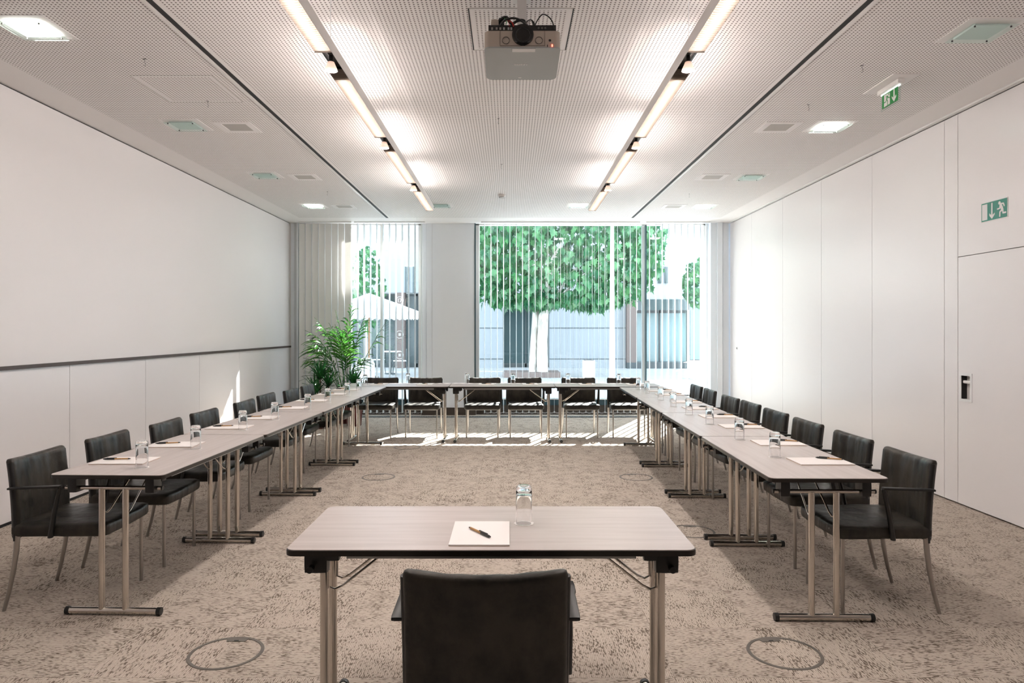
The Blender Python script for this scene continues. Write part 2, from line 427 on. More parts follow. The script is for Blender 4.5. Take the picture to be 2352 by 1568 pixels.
# ceiling slots, sidewalls
struct(B(-2.052, -2.018, REAR, 11.76, CEIL-.003, CEIL+.01).build('trim_3', M['black_gap']))
struct(B(2.018, 2.052, REAR, 11.76, CEIL-.003, CEIL+.01).build('trim_4', M['black_gap']))
struct(B(-2.085, -2.055, REAR, 11.76, CEIL-.006, CEIL+.01).build('trim_5', M['white_metal']))
struct(B(2.055, 2.085, REAR, 11.76, CEIL-.006, CEIL+.01).build('trim_6', M['white_metal']))
# hatches in the ceiling (fine joint lines)
def hatch(n, cx, cy, s, dark):
    b = MB(); h = s/2; w = .0035
    z0, z1 = CEIL-.002, CEIL+.01
    b.mat = 0
    for sx in (-1, 1): b.box(cx+sx*h-w, cx+sx*h+w, cy-h, cy+h, z0, z1)
    b.mat = 1
    for sy in (-1, 1): b.box(cx-h, cx+h, cy+sy*h-w/2, cy+sy*h+w/2, z0, z1)
    b.mat = 2
    for sx in (-1, 1): b.box(cx+sx*(h-.019)-.014, cx+sx*(h-.019)+.014, cy-h+.003, cy+h-.003, CEIL-.001, CEIL+.01)
    for sy in (-1, 1): b.box(cx-h+.033, cx+h-.033, cy+sy*(h-.016)-.012, cy+sy*(h-.016)+.012, CEIL-.001, CEIL+.01)
    struct(b.build(n, [M['black_gap'] if dark else M['vent_grey'], M['vent_grey'], M['plain_ceiling']]))
hatch('trim_7', .065, 4.40, .61, True)
hatch('trim_8', -2.48, 5.48, .60, False)

# ------------------------------------------------------------------ window wall
GY = 12.5
def wx(px, Y=GY): return px_x(px, Y)
# side return left, pillar, right return
struct(B(-ROOM_X-.2, wx(668,12.34), 12.34, 12.75, 0, CEIL).build('wall_corner', M['wall']))
b = MB(); b.box(wx(668,12.34), wx(679,12.34), 12.34, 12.6, 0, CEIL)
b.box(wx(668,12.34), wx(800,12.62), 12.42, 12.75, 0, CEIL)
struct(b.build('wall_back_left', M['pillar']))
b = MB(); b.box(wx(677,12.33), wx(683,12.33), 12.30, 12.42, 0, CEIL)
b.mat = 1; b.box(wx(683,12.33), wx(687,12.33), 12.28, 12.42, 0, CEIL)
struct(b.build('trim_9', [M['grey_metal'], M['alu']]))
PXL, PXR = wx(970, 12.4), wx(1090, 12.4)
b = MB(); b.box(wx(993,12.38), PXR, 12.38, 12.75, .13, CEIL)
b.box(wx(979,12.38)+.004, wx(993,12.38)-.004, 12.385, 12.75, .13, CEIL)
b.box(PXL, wx(979,12.38), 12.40, 12.75, .13, CEIL)
b.mat = 1; b.box(PXL-.03, PXR+.03, 12.42, 12.70, 0, .13)
b.box(wx(993,12.38)-.02, wx(993,12.38)+.01, 12.392, 12.7, .13, CEIL)
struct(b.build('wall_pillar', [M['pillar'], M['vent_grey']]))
struct(B(PXL-.01, PXR+.02, 12.36, 12.42, 0, .13).build('baseboard_back', M['plinth']))
struct(B(wx(1090,12.38), wx(1092.5,12.38), 12.37, 12.5, .13, CEIL).build('trim_10', M['steel_sill']))
b = MB()
for x0, x1, y in ((1632,1648,12.30),(1648,1660,12.26),(1660,1674,12.30)):
    b.box(wx(x0,y)+.002, wx(x1,y)-.002, y, 12.5, 0, CEIL)
b.box(wx(1622,12.4), ROOM_X+.2, 12.40, 12.75, 0, CEIL)
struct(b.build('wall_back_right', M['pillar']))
def window(name, x0, x1, mull):
    b = MB(); fw = .045
    b.box(x0, x0+.07, GY-.05, GY+.05, .27, CEIL); b.box(x1-.07, x1, GY-.05, GY+.05, .27, CEIL)
    b.box(x0, x1, GY-.05, GY+.05, CEIL-.02, CEIL+.02)
    fr = struct(b.build(name, M['white_metal']))
    struct(B(x0+.02, x1-.02, GY-.005, GY+.005, .26, CEIL-.02).build('glass_pane', M['pane'], fr))
    fr.children[0]['kind'] = 'structure'
    b = MB(); b.box(x0, x1, GY-.06, GY+.12, .165, .262); b.build('bottom_rail', M['steel_sill'], fr)
    b = MB(); b.box(x0, x1, GY-.07, GY+.12, .262, .275); b.build('window_sill', M['alu'], fr)
    b = MB(); b.box(x0, x1, GY-.045, GY+.12, .0, .165); b.build('plinth_panel', M['plinth'], fr)
    for mx0, mx1, mm, yy in mull:
        B(mx0, mx1, GY-yy, GY+yy, .27, CEIL-.01).build('mullion', mm, fr)
    return fr
window('window_1', wx(799), wx(971), [(wx(874), wx(882), M['white_metal'], .03)])
window('window_2', wx(1092), wx(1623), [(wx(1474), wx(1479), M['grey_metal'], .05), (wx(1481.5), wx(1484), M['steel_sill'], .05)])
# floor convector grille in front of the windows
b = MB(); b.box(-3.6, 3.7, 12.02, 12.16, -.01, .004)
b.mat = 1
x = -3.6
while x < 3.7: b.box(x, x+.007, 12.03, 12.15, .004, .010); x += .03
tag(b.build('floor_grille', [M['grille'], M['grey_metal']]), 'dark ribbed convector grille in the floor along the windows', 'floor grille')

# vertical blinds
BY = 12.20
SW = .10
ang = math.radians(5)
def blind(name, label, xs, angs, mm):
    t = thing(name, label, 'blind', ((xs[0]+xs[-1])/2, BY, 0)); cx = t.location.x
    B(xs[0]-cx-.06, xs[-1]-cx+.06, -.018, .018, CEIL-.014, CEIL-.001).build('head_rail', M['white_metal'], t)
    for x, a in zip(xs, angs):
        d = Vector((math.sin(a), math.cos(a), 0))*SW/2; n = Vector((math.cos(a), -math.sin(a), 0))*.0009
        b = MB(); o = Vector((x-cx, 0, 0)); q = [o-d-n, o+d-n, o+d+n, o-d+n]
        vs = [(p.x, p.y, .085) for p in q] + [(p.x, p.y, CEIL-.03) for p in q]
        b.add(vs, [(0,3,2,1),(4,5,6,7),(0,1,5,4),(1,2,6,5),(2,3,7,6),(3,0,4,7)])
        s = b.build('slat', mm, t)
        q = [o-d*1.0-n*3, o+d*1.0-n*3, o+d*1.0+n*3, o-d*1.0+n*3]
        vs = [(p.x, p.y, .055) for p in q] + [(p.x, p.y, .088) for p in q]
        MB().add(vs, [(0,3,2,1),(4,5,6,7),(0,1,5,4),(1,2,6,5),(2,3,7,6),(3,0,4,7)]).build('slat_weight', M['slat'], s)
    if angs[0] < 1:
        b = MB()
        for s in (-1, 1):
            for x0, x1, a in zip(xs, xs[1:], angs):
                oy = s*SW/2*math.cos(a); ox = s*SW/2*math.sin(a)
                pts = [(x0-cx+ox+(x1-x0)*k/6, oy, .075-.022*math.sin(PI*k/6)) for k in range(7)]
                b.tube(pts, .0016, 4, False)
        b.build('bead_chain', M['white_metal'], t)
    return t
xs = [px_x(694+15*k, BY) for k in range(8)]
blind('vertical_blind', 'closed grey white vertical blind behind the green plants', xs, [math.radians(72)]*8, M['slat_closed'])
xs = [px_x(822+14.6*k, BY) for k in range(11)]
blind('vertical_blind', 'open white vertical blind at the narrow window left of the pillar', xs, [ang]*11, M['slat'])
xs = [px_x(1113+14.55*k, BY) for k in range(25)]
blind('vertical_blind', 'open white vertical blind across the wide window right of the pillar', xs, [ang]*25, M['slat'])
xs = [px_x(1492+14.6*k, BY) for k in range(10)]
blind('vertical_blind', 'open white vertical blind right of the dark window mullion', xs, [ang*.6]*10, M['slat'])

# ------------------------------------------------------------------ tables
def make_table():
    t = thing('folding_table', '', 'table')
    ed = MB().prism(rrect(.70, .30, .035), .7245, .7425).build('tabletop', M['edge'], t, 30)
    MB().prism(rrect(.697, .297, .033), .7425, .7455).build('laminate_surface', M['laminate'], ed, 30, label='pale oak laminate surface')
    for s in (-1, 1):
        B(-.50, .50, s*.235-.012, s*.235+.012, .700, .7245).build('side_rail', M['grey_metal'], t)
    for s in (-1, 1):
        x = s*.624
        f = MB().tube([(x, -.232, .021), (x, .232, .021)], .018, 14).build('foot', M['chrome'], t, 40)
        for q in (-1, 1): MB().tube([(x, q*.232, .021), (x, q*.253, .021)], .0205, 14).build('end_cap', M['black_plastic'], f, 40)
        for q in (-1, 1):
            MB().tube([(x, q*.063, .03), (x, q*.063, .662)], .016, 16).build('leg', M['chrome'], t, 40)
        cb = MB().tube([(x, -.255, .664), (x, .255, .664)], .0105, 12).build('crossbar', M['chrome'], t, 40)
        for q in (-1, 1): MB().tube([(x, q*.255, .664), (x, q*.262, .664)], .0115, 12).build('end_cap', M['black_plastic'], cb, 40)
        for q in (-1, 1):
            b = MB(); b.rbox((x-s*.012, q*.205, .683), (.082, .05, .083), .007, (3,3,3))
            b.rbox((x-s*.07, q*.215, .704), (.05, .035, .038), .006, (3,3,3)); b.build('hinge_bracket', M['black_plastic'], t, 40)
        for q in (-1, 1):
            xi = x - s*.017
            b = MB(); b.tube([(xi, q*.063, .60), (xi, q*.061, .535), (xi-s*.02, q*.058, .526), (xi-s*.05, q*.056, .54), (x-s*.29, q*.045, .712)], .0045, 7)
            b.build('brace', M['chrome'], t, 40)
    return t
tab0 = make_table()
GT_R, GT_L, GT_B = 'tables in the right row', 'tables in the left row', 'tables in the window row'
ordn = ['nearest', 'second nearest', 'third nearest', 'farthest']
tab0.location = (-.064, 2.353*1.0156+.30, 0)
tab0['label'] = 'single folding table at the front with the black chair pushed up to it'
XR = lambda y: 1.305 + (y-3.54)*(1.415-1.305)/5.6      # inner edge of the right row
XL = lambda y: -1.775 + (y-3.62)*(1.775-1.605)/5.6     # inner edge of the left row
aR = math.atan2(.11, 5.6); aL = math.atan2(.17, 5.6)
for k in range(4):
    yc = 3.542 + 1.405*k + .70
    copy_tree(tab0, (XR(yc)+.30, yc, 0), PI/2 - aR, '%s folding table of the right row' % ordn[k], GT_R)
    yc = 3.625 + 1.403*k + .70
    copy_tree(tab0, (XL(yc)-.30, yc, 0), PI/2 - aL, '%s folding table of the left row' % ordn[k], GT_L)
BTY = 9.26
for k, (xc, w) in enumerate(((-1.503, 'left'), (-.10, 'middle'), (1.303, 'right'))):
    copy_tree(tab0, (xc, BTY+.30, 0), 0, '%s folding table of the row facing the camera by the windows' % w, GT_B)

# ------------------------------------------------------------------ chairs (front at -Y)
def make_chair():
    t = thing('armchair', '', 'chair')
    def seatfn(x, y, z):
        k = 1 - (x/.25)**2; q = 1-((y)/.25)**2
        z2 = z + (.012*max(0,k)*max(0,q) if z > 0 else 0)
        z2 += (.006*noise.noise(Vector((x*9, y*9, 1.3))) if z > 0 else 0)
        if y < 0: z2 -= .0
        return (x*(1+.02*(y<0)), y + (.012*(1-(x/.24)**2)*-1 if y < -.2 else 0), z2)
    MB().rbox((0, -.03, .425), (.485, .50, .072), .022, (16,16,6), seatfn).build('seat', M['leather'], t, 60)
    def backfn(x, y, z):
        h = (z+.215)/.43
        k = 1-(x/.24)**2
        yy = y + .028*max(0, k) + .030*h*h*1.0
        if y < 0:
            yy += .009*noise.noise(Vector((x*22, 3.1, z*3.5)))*(.35+.65*h) + .004*math.sin(x*60+z*6)*max(0, h-.45)
        zz = z - (.012*max(0,k) if z > .12 else 0)*((z-.12)/.095 if z > .12 else 0)
        return (x*(1+.012*h), yy, zz)
    MB().rbox((0, .195, .592), (.470, .046, .43), .018, (36,4,26), backfn).build('backrest', M['leather'], t, 60)
    for s in (-1, 1):
        pts = [(s*.2265*(1+.012*(z-.59)/.215), .196+.030*((z-.377)/.43)**2, z) for z in (.372, .40, .45, .50, .55, .60, .65, .70, .75, .785)]
        MB().tube(pts, .0165, 10, True, .9).build('back_frame', M['leather_edge'], t, 50)
    for s in (-1, 1):
        MB().tube([(s*.215, -.245, 0), (s*.215, -.245, .395)], .0105, 12).build('leg', M['steel'], t, 40)
    for s in (-1, 1):
        pts = [(s*.225, .190, .40), (s*.225, .195, .32), (s*.226, .208, .22), (s*.227, .232, .10), (s*.228, .258, .0)]
        MB().tube(pts, [.0145, .014, .0125, .011, .0095], 12).build('leg', M['steel'], t, 50)
    MB().tube([(-.2, -.20, .385), (.2, -.20, .385)], .006, 8).build('seat_rail', M['steel'], t, 40)
    for s in (-1, 1):
        b = MB()
        x = s*.257
        # flat arm top then slanting support down to the seat side
        b.rbox((x, .078, .660), (.036, .275, .015), .007, (3,14,3), lambda px, py, pz: (px + s*.004*(py < -.05), py, pz + .006*(-py/.15)))
        b.tube([(x, -.055, .660), (x, -.048, .648), (s*.256, -.02, .52), (s*.250, .002, .395)], [.012,.014,.017,.018], 10, True, .7)
        b.build('armrest', M['black_plastic'], t, 40)
    return t
ch0 = make_chair()
ch0['label'] = 'black leather armchair seen from behind at the front table'
ch0.location = (-.070, 2.255, 0); ch0.rotation_euler = (0, 0, PI)
num = ['nearest', 'second nearest', 'third nearest', 'fourth nearest', 'fourth farthest', 'third farthest', 'second farthest', 'farthest']
CR = [(3.94,1.995),(4.63,2.02),(5.34,2.025),(6.01,2.035),(6.70,2.055),(7.275,2.045),(8.14,2.075),(8.75,2.085)]
CL = [(3.985,-2.43),(4.66,-2.42),(5.34,-2.365),(6.01,-2.37),(6.85,-2.345),(7.575,-2.385),(8.155,-2.30),(8.80,-2.295)]
rng = random.Random(5)
for k, (y, x) in enumerate(CR):
    copy_tree(ch0, (x, y, 0), -PI/2 + rng.uniform(-.03,.03), '%s dark leather armchair beside the right table row' % num[k], 'armchairs along the right row')
for k, (y, x) in enumerate(CL):
    copy_tree(ch0, (x, y, 0), PI/2 + rng.uniform(-.03,.03), '%s dark leather armchair beside the left table row' % num[k], 'armchairs along the left row')
CB = [-1.85, -1.215, -.378, .217, .99, 1.64]
bn = ['leftmost', 'second from left', 'third from left', 'third from right', 'second from right', 'rightmost']
for k, x in enumerate(CB):
    copy_tree(ch0, (x, 9.975, 0), rng.uniform(-.02,.02), 'dark armchair facing the camera by the windows, %s of six' % bn[k], 'armchairs in the window row')

# ------------------------------------------------------------------ table settings
TT = .7457
def make_pad():
    t = thing('notepad', '', 'notepad')
    B(-.105, .105, -.1485, .1485, 0, .0015).build('card_back', M['card'], t)
    B(-.105, .105, -.1485, .1485, .0016, .0055).build('paper_block', M['paper'], t)
    return t
def make_pen():
    t = thing('ballpoint_pen', '', 'pen')
    r = .0045; z = .0058
    MB().tube([(-.062,0,z),(.012,0,z)], .0042, 10).build('barrel', M['kraft'], t, 40)
    b = MB(); b.tube([(.012,0,z),(.052,0,z),(.066,0,z)], [.0052,.0052,.0045], 10); b.box(-.0,.055,-.0015,.0015,z+.004,z+.0075); b.tube([(.066,0,z),(.073,0,z)], .003, 8)
    b.build('clip_cap', M['black_plastic'], t, 40)
    MB().tube([(-.075,0,z),(-.070,0,z),(-.062,0,z)], [.0012,.003,.0042], 10).build('tip', M['black_plastic'], t, 40)
    return t
def make_glass():
    t = thing('drinking_glass', '', 'glass')
    prof = [(.0285,0),(.0305,0),(.0310,.03),(.0310,.112),(.0305,.130),(.0285,.140),(.024,.1445),(.012,.1435),(.0005,.143),
            (.0005,.124),(.018,.125),(.026,.120),(.0288,.108),(.0290,.03)]
    MB().lathe(prof, (0,0,.0012), 28, True).build('tumbler', M['glass'], t, 60)
    return t
def make_coaster():
    pts = []
    for k in range(72):
        a = 2*PI*k/72; r = .0375 + .0016*math.cos(a*9); pts.append((r*math.cos(a), r*math.sin(a)))
    return MB().prism(pts, 0, .001).build('paper_coaster', M['paper'], None, 30)
pad0, pen0, gl0, co0 = make_pad(), make_pen(), make_glass(), make_coaster()
used = {}
def place(o, kind, loc, rz, label, group):
    if kind not in used:
        used[kind] = 1; o.location = loc; o.rotation_euler = (0,0,rz); o['label'] = label; o['group'] = group; return o
    return copy_tree(o, loc, rz, label, group)
co0['category'] = 'coaster'
def setting(px, py, prz, penx, peny, penrz, gx, gy, where, g, gz=0):
    place(pad0, 'pad', (px, py, TT), prz, 'white notepad on %s' % where, 'notepads on %s' % g)
    place(pen0, 'pen', (penx, peny, TT+.0056), penrz, 'kraft and black pen on the notepad, %s' % where, 'pens on %s' % g)
    place(co0, 'co', (gx, gy, TT), rng.uniform(0, 3), 'white paper coaster under the glass, %s' % where, 'coasters on %s' % g)
    place(gl0, 'gl', (gx, gy, TT+.0002), rng.uniform(0, 3), 'upturned drinking glass on %s' % where, 'glasses on %s' % g)
setting(-.106, 2.582, 0, -.110, 2.565, math.radians(-56), .054, 2.72, 'the single front table', 'the front table')
GR = [(4.136,1.549),(4.795,1.556),(5.561,1.571),(6.205,1.572),(6.847,1.580),(7.482,1.595),(8.29,1.607),(8.82,1.603)]
PR = [3.886,4.54,5.335,5.97,6.60,7.19,8.0,8.52]
for k in range(8):
    y = PR[k]+.105; xo = XR(y)+.6
    pr = PI/2 + rng.uniform(-.03,.03)
    setting(xo-.165, y, pr, xo-.09, y+.045, math.radians(rng.uniform(150,175)) , GR[k][1], GR[k][0], 'the right table row, %s setting' % num[k], 'the right row')
GL_ = [(3.819,-1.986),(4.423,-1.964),(5.248,-1.98),(5.848,-1.943),(6.604,-1.887),(7.236,-1.863),(8.0,-1.84),(8.57,-1.83)]
PL = [3.905,4.47,5.29,5.87,6.615,7.32,8.07,8.68]
for k in range(8):
    y = PL[k]+.105; xo = XL(y)-.6
    pr = PI/2 + rng.uniform(-.03,.03)
    setting(xo+.185, y, pr, xo+.13, y+.01, math.radians(rng.uniform(185,198)), GL_[k][1], GL_[k][0], 'the left table row, %s setting' % num[k], 'the left row')
GB = [(9.49,-1.94),(9.72,-1.40),(9.72,-.587),(9.66,.042),(9.70,.798),(9.64,1.485)]
for k in range(6):
    x = CB[k]+.06
    setting(x, 9.66, rng.uniform(-.05,.05), x+.0, 9.64, math.radians(rng.uniform(120,160)), GB[k][1], GB[k][0], 'the window table row, %s of six' % bn[k], 'the window row')

# ------------------------------------------------------------------ floor boxes
def floor_box():
    t = thing('floor_box', '', 'floor box')
    b = MB(); R0, R1 = .152, .168
    b.lathe([(R0,.0),(R0,.0025),(R1-.002,.0030),(R1,.0)], (0,0,0), 64, True); b.build('ring', M['steel_dark'], t, 40)
    pts = []
    w = .05
    for k in range(9):
        a = PI/2 - .34 + .68*k/8; pts.append((.152*math.cos(a), .152*math.sin(a)))
    pts += [(-.045,.117),(.045,.117)]
    MB().prism(pts, 0, .0028).build('cable_flap', M['steel_dark'], t)
    B(-.011,.011,.121,.128,.0028,.0034).build('flap_slot', M['black_gap'], t)
    return t
M['steel_dark'] = mat('grey_floor_box_metal', (.17,.155,.135), .5, .3)
fb0 = floor_box()
FB = [(-1.309,3.263,'near left on the carpet beside the front table'),(1.267,3.263,'near right on the carpet beside the front table'),
      (1.345,5.23,'right, by the feet of the nearest right table'),(-1.33,7.16,'left, halfway down the open carpet'),(1.276,7.15,'right, halfway down the open carpet'),
      (-1.30,8.97,'left, at the edge of the sunlight patch')]
for k, (x, y, w) in enumerate(FB):
    lab = 'round floor box ring %s' % w
    if k == 0: fb0.location = (x,y,0); fb0['label'] = lab; fb0['group'] = 'floor boxes'
    else: copy_tree(fb0, (x,y,0), rng.uniform(-.2,.2), lab, 'floor boxes')

# ------------------------------------------------------------------ linear pendant lights
ZB, ZT = HC+1.545, HC+1.614
def pendant(sgn, label):
    t = thing('linear_pendant_light', label, 'pendant light', (sgn*1.04, 4.5, ZB))
    if sgn > 0: t.rotation_euler = (0, 0, -.006)
    def bx(b, x0, x1, y0, y1, z0, z1):     # x: distance outward from the inner face
        a, c = sgn*(x0-.05), sgn*(x1-.05); return b.box(min(a,c), max(a,c), y0-4.5, y1-4.5, z0-ZB, z1-ZB)
    Y0, Y1 = .75, 9.20
    b = MB(); bx(b, 0, .003, Y0, Y1, ZB, ZT); b.build('housing', M['white_metal'], t)
    b = MB()
    gaps = [(2.19,2.52),(3.95,4.28),(5.70,6.04),(7.475,7.82)]
    edges = [Y0] + [e for g in gaps for e in g] + [Y1]
    mods = [(edges[i], edges[i+1]) for i in range(0, len(edges), 2)]
    for y0, y1 in mods:
        b = MB(); y = y0+.002
        while y < y1-.01:
            bx(b, .006, .100, y, y+.0012, ZB, ZB+.015); y += .025
        bx(b, .006, .100, y1-.004, y1, ZB, ZB+.030); bx(b, .006, .100, y0-.004, y0, ZB, ZB+.030)
        b.build('louvre', M['louvre'], t)
        b = MB(); bx(b, .036, .070, y0+.10, y1-.04, ZB+.024, ZB+.036); b.build('lamp', M['tube_light'], t)
        b = MB(); bx(b, .030, .076, y0+.09, y1-.03, ZB+.037, ZB+.040); b.build('lamp_reflector', M['white_metal'], t)
        b = MB(); bx(b, .02, .088, y0+.0, y0+.08, ZB+.022, ZB+.05); bx(b, .02, .088, y1-.03, y1, ZB+.022, ZB+.05); b.build('lamp_holder', M['black_plastic'], t)
        for tilt_, w_ in ((55, UP_W), (-62, UP_W*.55)):
            l = bpy.data.lights.new('lamp_glow', 'AREA'); l.shape = 'RECTANGLE'; l.size = .05; l.size_y = y1-y0-.14; l.energy = w_; l.color = (1,.90,.86)
            o = bpy.data.objects.new('lamp_glow', l); C.objects.link(o); o.parent = t
            o.location = (sgn*(.052-.05), (y0+y1)/2-4.5, .072); o.rotation_euler = (PI, sgn*math.radians(tilt_), 0)
    b = MB()
    for y0, y1 in gaps:
        b = MB(); bx(b, .02, .062, y0, y1, ZT-.022, ZT-.004); bx(b, .075, .086, y0, y1, ZT-.03, ZT-.004); b.build('track', M['black_plastic'], t)
        yc = (y0+y1)/2
        s = MB().tube([(sgn*.0, yc-4.5, .055), (sgn*.0, yc-4.5, .005)], .012, 12).build('spotlight', M['black_plastic'], t, 40)
        prof = [(.015,.012),(.019,.010),(.026,-.008),(.036,-.030),(.0385,-.040),(.036,-.040),(.033,-.030),(.023,-.006),(.015,.006)]
        MB().lathe(prof, (0, yc-4.5, 0), 20, True).build('spotlight_shade', M['spot_glass'], s, 50)
        l = bpy.data.lights.new('spotlight_beam', 'AREA'); l.shape = 'DISK'; l.size = .05; l.energy = DOWN_W; l.color = (1,.91,.86)
        o = bpy.data.objects.new('spotlight_beam', l); C.objects.link(o); o.parent = t; o.location = (0, yc-4.5, -.0315)
        MB().lathe([(.0005,-.030),(.028,-.030),(.028,-.026),(.0005,-.026)], (0, yc-4.5, 0), 16, True).build('spotlight_lamp', M['spot_lamp'], s, 50)
    for y in (1.55, 3.905, 5.54, 7.24, 8.76):
        MB().tube([(sgn*(.0-.05), y-4.5, ZT-ZB-.002), (sgn*(.0-.05), y-4.5, CEIL-ZB)], .0016 if y > 5 else .0022, 6).build('suspension_cable', M['alu'], t)
UP_W = 1.7; DOWN_W = 4.2
pendant(-1, 'long white louvred light hung left of the projector')
pendant(1, 'long white louvred light hung right of the projector')

# ------------------------------------------------------------------ recessed square lights and vents
def square_light(x, y, lit, label, s=.28):
    t = thing('recessed_ceiling_light', label, 'ceiling light', (x, y, CEIL), 0, 'square ceiling lights')
    h = .18
    b = MB(); b.box(-h,h,-h,-h+.03,-.003,.003); b.box(-h,h,h-.03,h,-.003,.003); b.box(-h,-h+.03,-h+.03,h-.03,-.003,.003); b.box(h-.03,h,-h+.03,h-.03,-.003,.003)
    b.box(-h+.03,h-.03,-h+.03,h-.03,-.002,.003)
    b.build('trim_frame', M['plain_ceiling'], t)
    h = s/2
    d = B(-h+.035,h-.035,-h+.035,h-.035,-.014,-.003).build('diffuser', M['panel_light'] if lit else M['green_glass'], t)
    g = B(-h,h,-h,h,-.024,-.018).build('glass_panel', M['panel_glass'], t)
    for sx in (-1,1):
        for sy in (-1,1):
            MB().tube([(sx*(h-.03),sy*(h-.03),-.0265),(sx*(h-.03),sy*(h-.03),-.0175)], .0055, 10).build('screw', M['black_plastic'] if not lit else M['steel'], t, 40)
rowname = ['nearest', 'second', 'third', 'farthest']
for k, (y, lit) in enumerate(((4.36,1),(6.42,0),(8.50,0),(10.60,1))):
    square_light(-2.94, y, lit, '%s %s square ceiling light, %s along the left side' % (('lit' if lit else 'unlit'), 'white' if lit else 'greenish', rowname[k]))
for k, (y, lit) in enumerate(((4.40,0),(6.47,1),(8.60,0),(10.64,1))):
    square_light(2.93, y, lit, '%s %s square ceiling light, %s along the right side' % (('lit' if lit else 'unlit'), 'white' if lit else 'greenish', rowname[k]))
square_light(-1.03, 10.55, 0, 'unlit square ceiling light beyond the end of the left pendant')
square_light(1.03, 10.55, 1, 'lit square ceiling light beyond the end of the right pendant')
def vent(x, y, label):
    t = thing('ceiling_vent', label, 'vent', (x, y, CEIL), 0, 'square ceiling vents')
    h, i = .17, .11
    b = MB(); b.box(-h,h,-h,-i,-.004,.003); b.box(-h,h,i,h,-.004,.003); b.box(-h,-i,-i,i,-.004,.003); b.box(i,h,-i,i,-.004,.003)
    b.build('vent_frame', M['plain_ceiling'], t)
    B(-i,i,-i,i,-.001,.003).build('vent_plate', M['vent_grey'], t)
for k, y in enumerate((6.50, 8.62, 10.68)):
    vent(-2.50, y, 'square ceiling vent %s on the left of the ceiling' % ('nearest the camera','in the middle','nearest the windows')[k])
    vent(2.47, y, 'square ceiling vent %s on the right of the ceiling' % ('nearest the camera','in the middle','nearest the windows')[k])
# hooks
hk = None
HK = [(332,135,'left, in front of the access hatch'),(477,232,'left, just beyond the access hatch'),(1145,272,'in the middle, beyond the projector'),(1152,377,'in the middle, before the smoke detector'),
      (752,440,'left, near the far slot'),(1980,150,'right, before the hanging exit sign'),(1857,240,'right, left of the hanging exit sign'),(1583,445,'right, near the far slot')]
for k, (x, y, w) in enumerate(HK):
    Y = 1.86*F/(PY-y); X = px_x(x, Y)
    lab = 'tiny metal hook on the ceiling, %s' % w
    if hk is None:
        b = MB(); b.box(-.012,.012,-.004,.004,-.002,.002)
        b.tube([(0,0,0),(0,0,-.02),(.008,0,-.035),(.004,0,-.05),(-.006,0,-.045)], .0013, 5)
        hk = tag(b.build('ceiling_hook', M['black_plastic']), lab, 'hook', 'ceiling hooks'); hk.location = (X,Y,CEIL)
    else:
        c = hk.copy(); C.objects.link(c); c.location = (X,Y,CEIL); c['label'] = lab; c.rotation_euler = (0,0,k*1.1)
t = thing('smoke_detector', 'small white smoke detector on the middle of the ceiling', 'smoke detector', (-.11, 9.75, CEIL))
MB().lathe([(.0005,-.045),(.03,-.043),(.045,-.033),(.052,-.012),(.052,0)], (0,0,0), 24).build('cover', M['white_metal'], t, 50)
MB().lathe([(.035,-.0425),(.046,-.034),(.0475,-.036),(.036,-.045)], (0,0,0), 24, True).build('sensor_ring', M['grey_metal'], t, 50)

# ------------------------------------------------------------------ projector
PRY, PRX = 3.81, .068
tilt = math.atan2(.03, .40)
pj = thing('projector', 'white ceiling-mounted projector upside down with dark lens and cables on top', 'projector', (PRX, PRY, HC+1.52))
R = Matrix.Rotation(-tilt, 4, 'X')
def rt(o):
    o.data.transform(R); return o
W2 = .205
pl = []
def outline(hw, d, r):
    p = []
    for cx, cy, a in ((hw-r, d-r, 0), (-hw+r, d-r, PI/2)):
        for k in range(7): t_ = a + PI/2*k/6; p.append((cx+r*math.cos(t_), cy+r*math.sin(t_)))
    r2 = .03
    for cx, cy, a in ((-hw+r2, r2+.0, PI), (hw-r2, r2+.0, 1.5*PI)):
        for k in range(7): t_ = a + PI/2*k/6; p.append((cx+r2*math.cos(t_), cy+r2*math.sin(t_)))
    return p
rt(MB().prism(outline(W2, .40, .04), .004, .092).build('body', M['proj_body'], pj, 30))
rt(MB().prism(outline(W2+.001, .402, .04), -.004, .004).build('bottom_cover', M['proj_top'], pj, 30, label='pale grey cover facing down'))
bd = pj.children[0]
rt(MB().lathe([(.0005,.0),(.048,.0),(.058,.004),(.060,.03),(.060,.10),(.0005,.10)], (0,0,0), 36).build('lens', M['lens'], pj, 40))
ln = pj.children[-1]; ln.data.transform(Matrix.Translation((0,.0,0)))
ln.data.transform(R.inverted()); ln.data.transform(Matrix.Rotation(-PI/2, 4, 'X')); ln.data.transform(Matrix.Translation((.002,-.014,.068))); ln.data.transform(R)
b = MB(); b.lathe([(.036,0),(.041,-.002),(.041,.01),(.036,.01)], (0,0,0), 30, True)
lr = b.build('lens_ring', M['black_plastic'], ln, 40); lr.data.transform(Matrix.Rotation(-PI/2, 4, 'X')); lr.data.transform(Matrix.Translation((.002,-.016,.062))); lr.data.transform(R)
b = MB()
for sx in (-1,1): b.box(sx*.120-.0007, sx*.120+.0007, -.0015, .001, .008, .092)
b.box(-.120,.120,-.0015,.001,.008,.0095)
rt(b.build('front_panel_joint', M['black_gap'], pj))
for sx in (-1,1):
    d = MB().lathe([(.0185,-.002),(.0200,-.002),(.0200,.002),(.0185,.002)], (0,0,0), 30, True).build('adjustment_dial', M['black_gap'], pj, 30)
    d.data.transform(Matrix.Rotation(PI/2, 4, 'X')); d.data.transform(Matrix.Translation((sx*.089,-.001,.038))); rt(d)
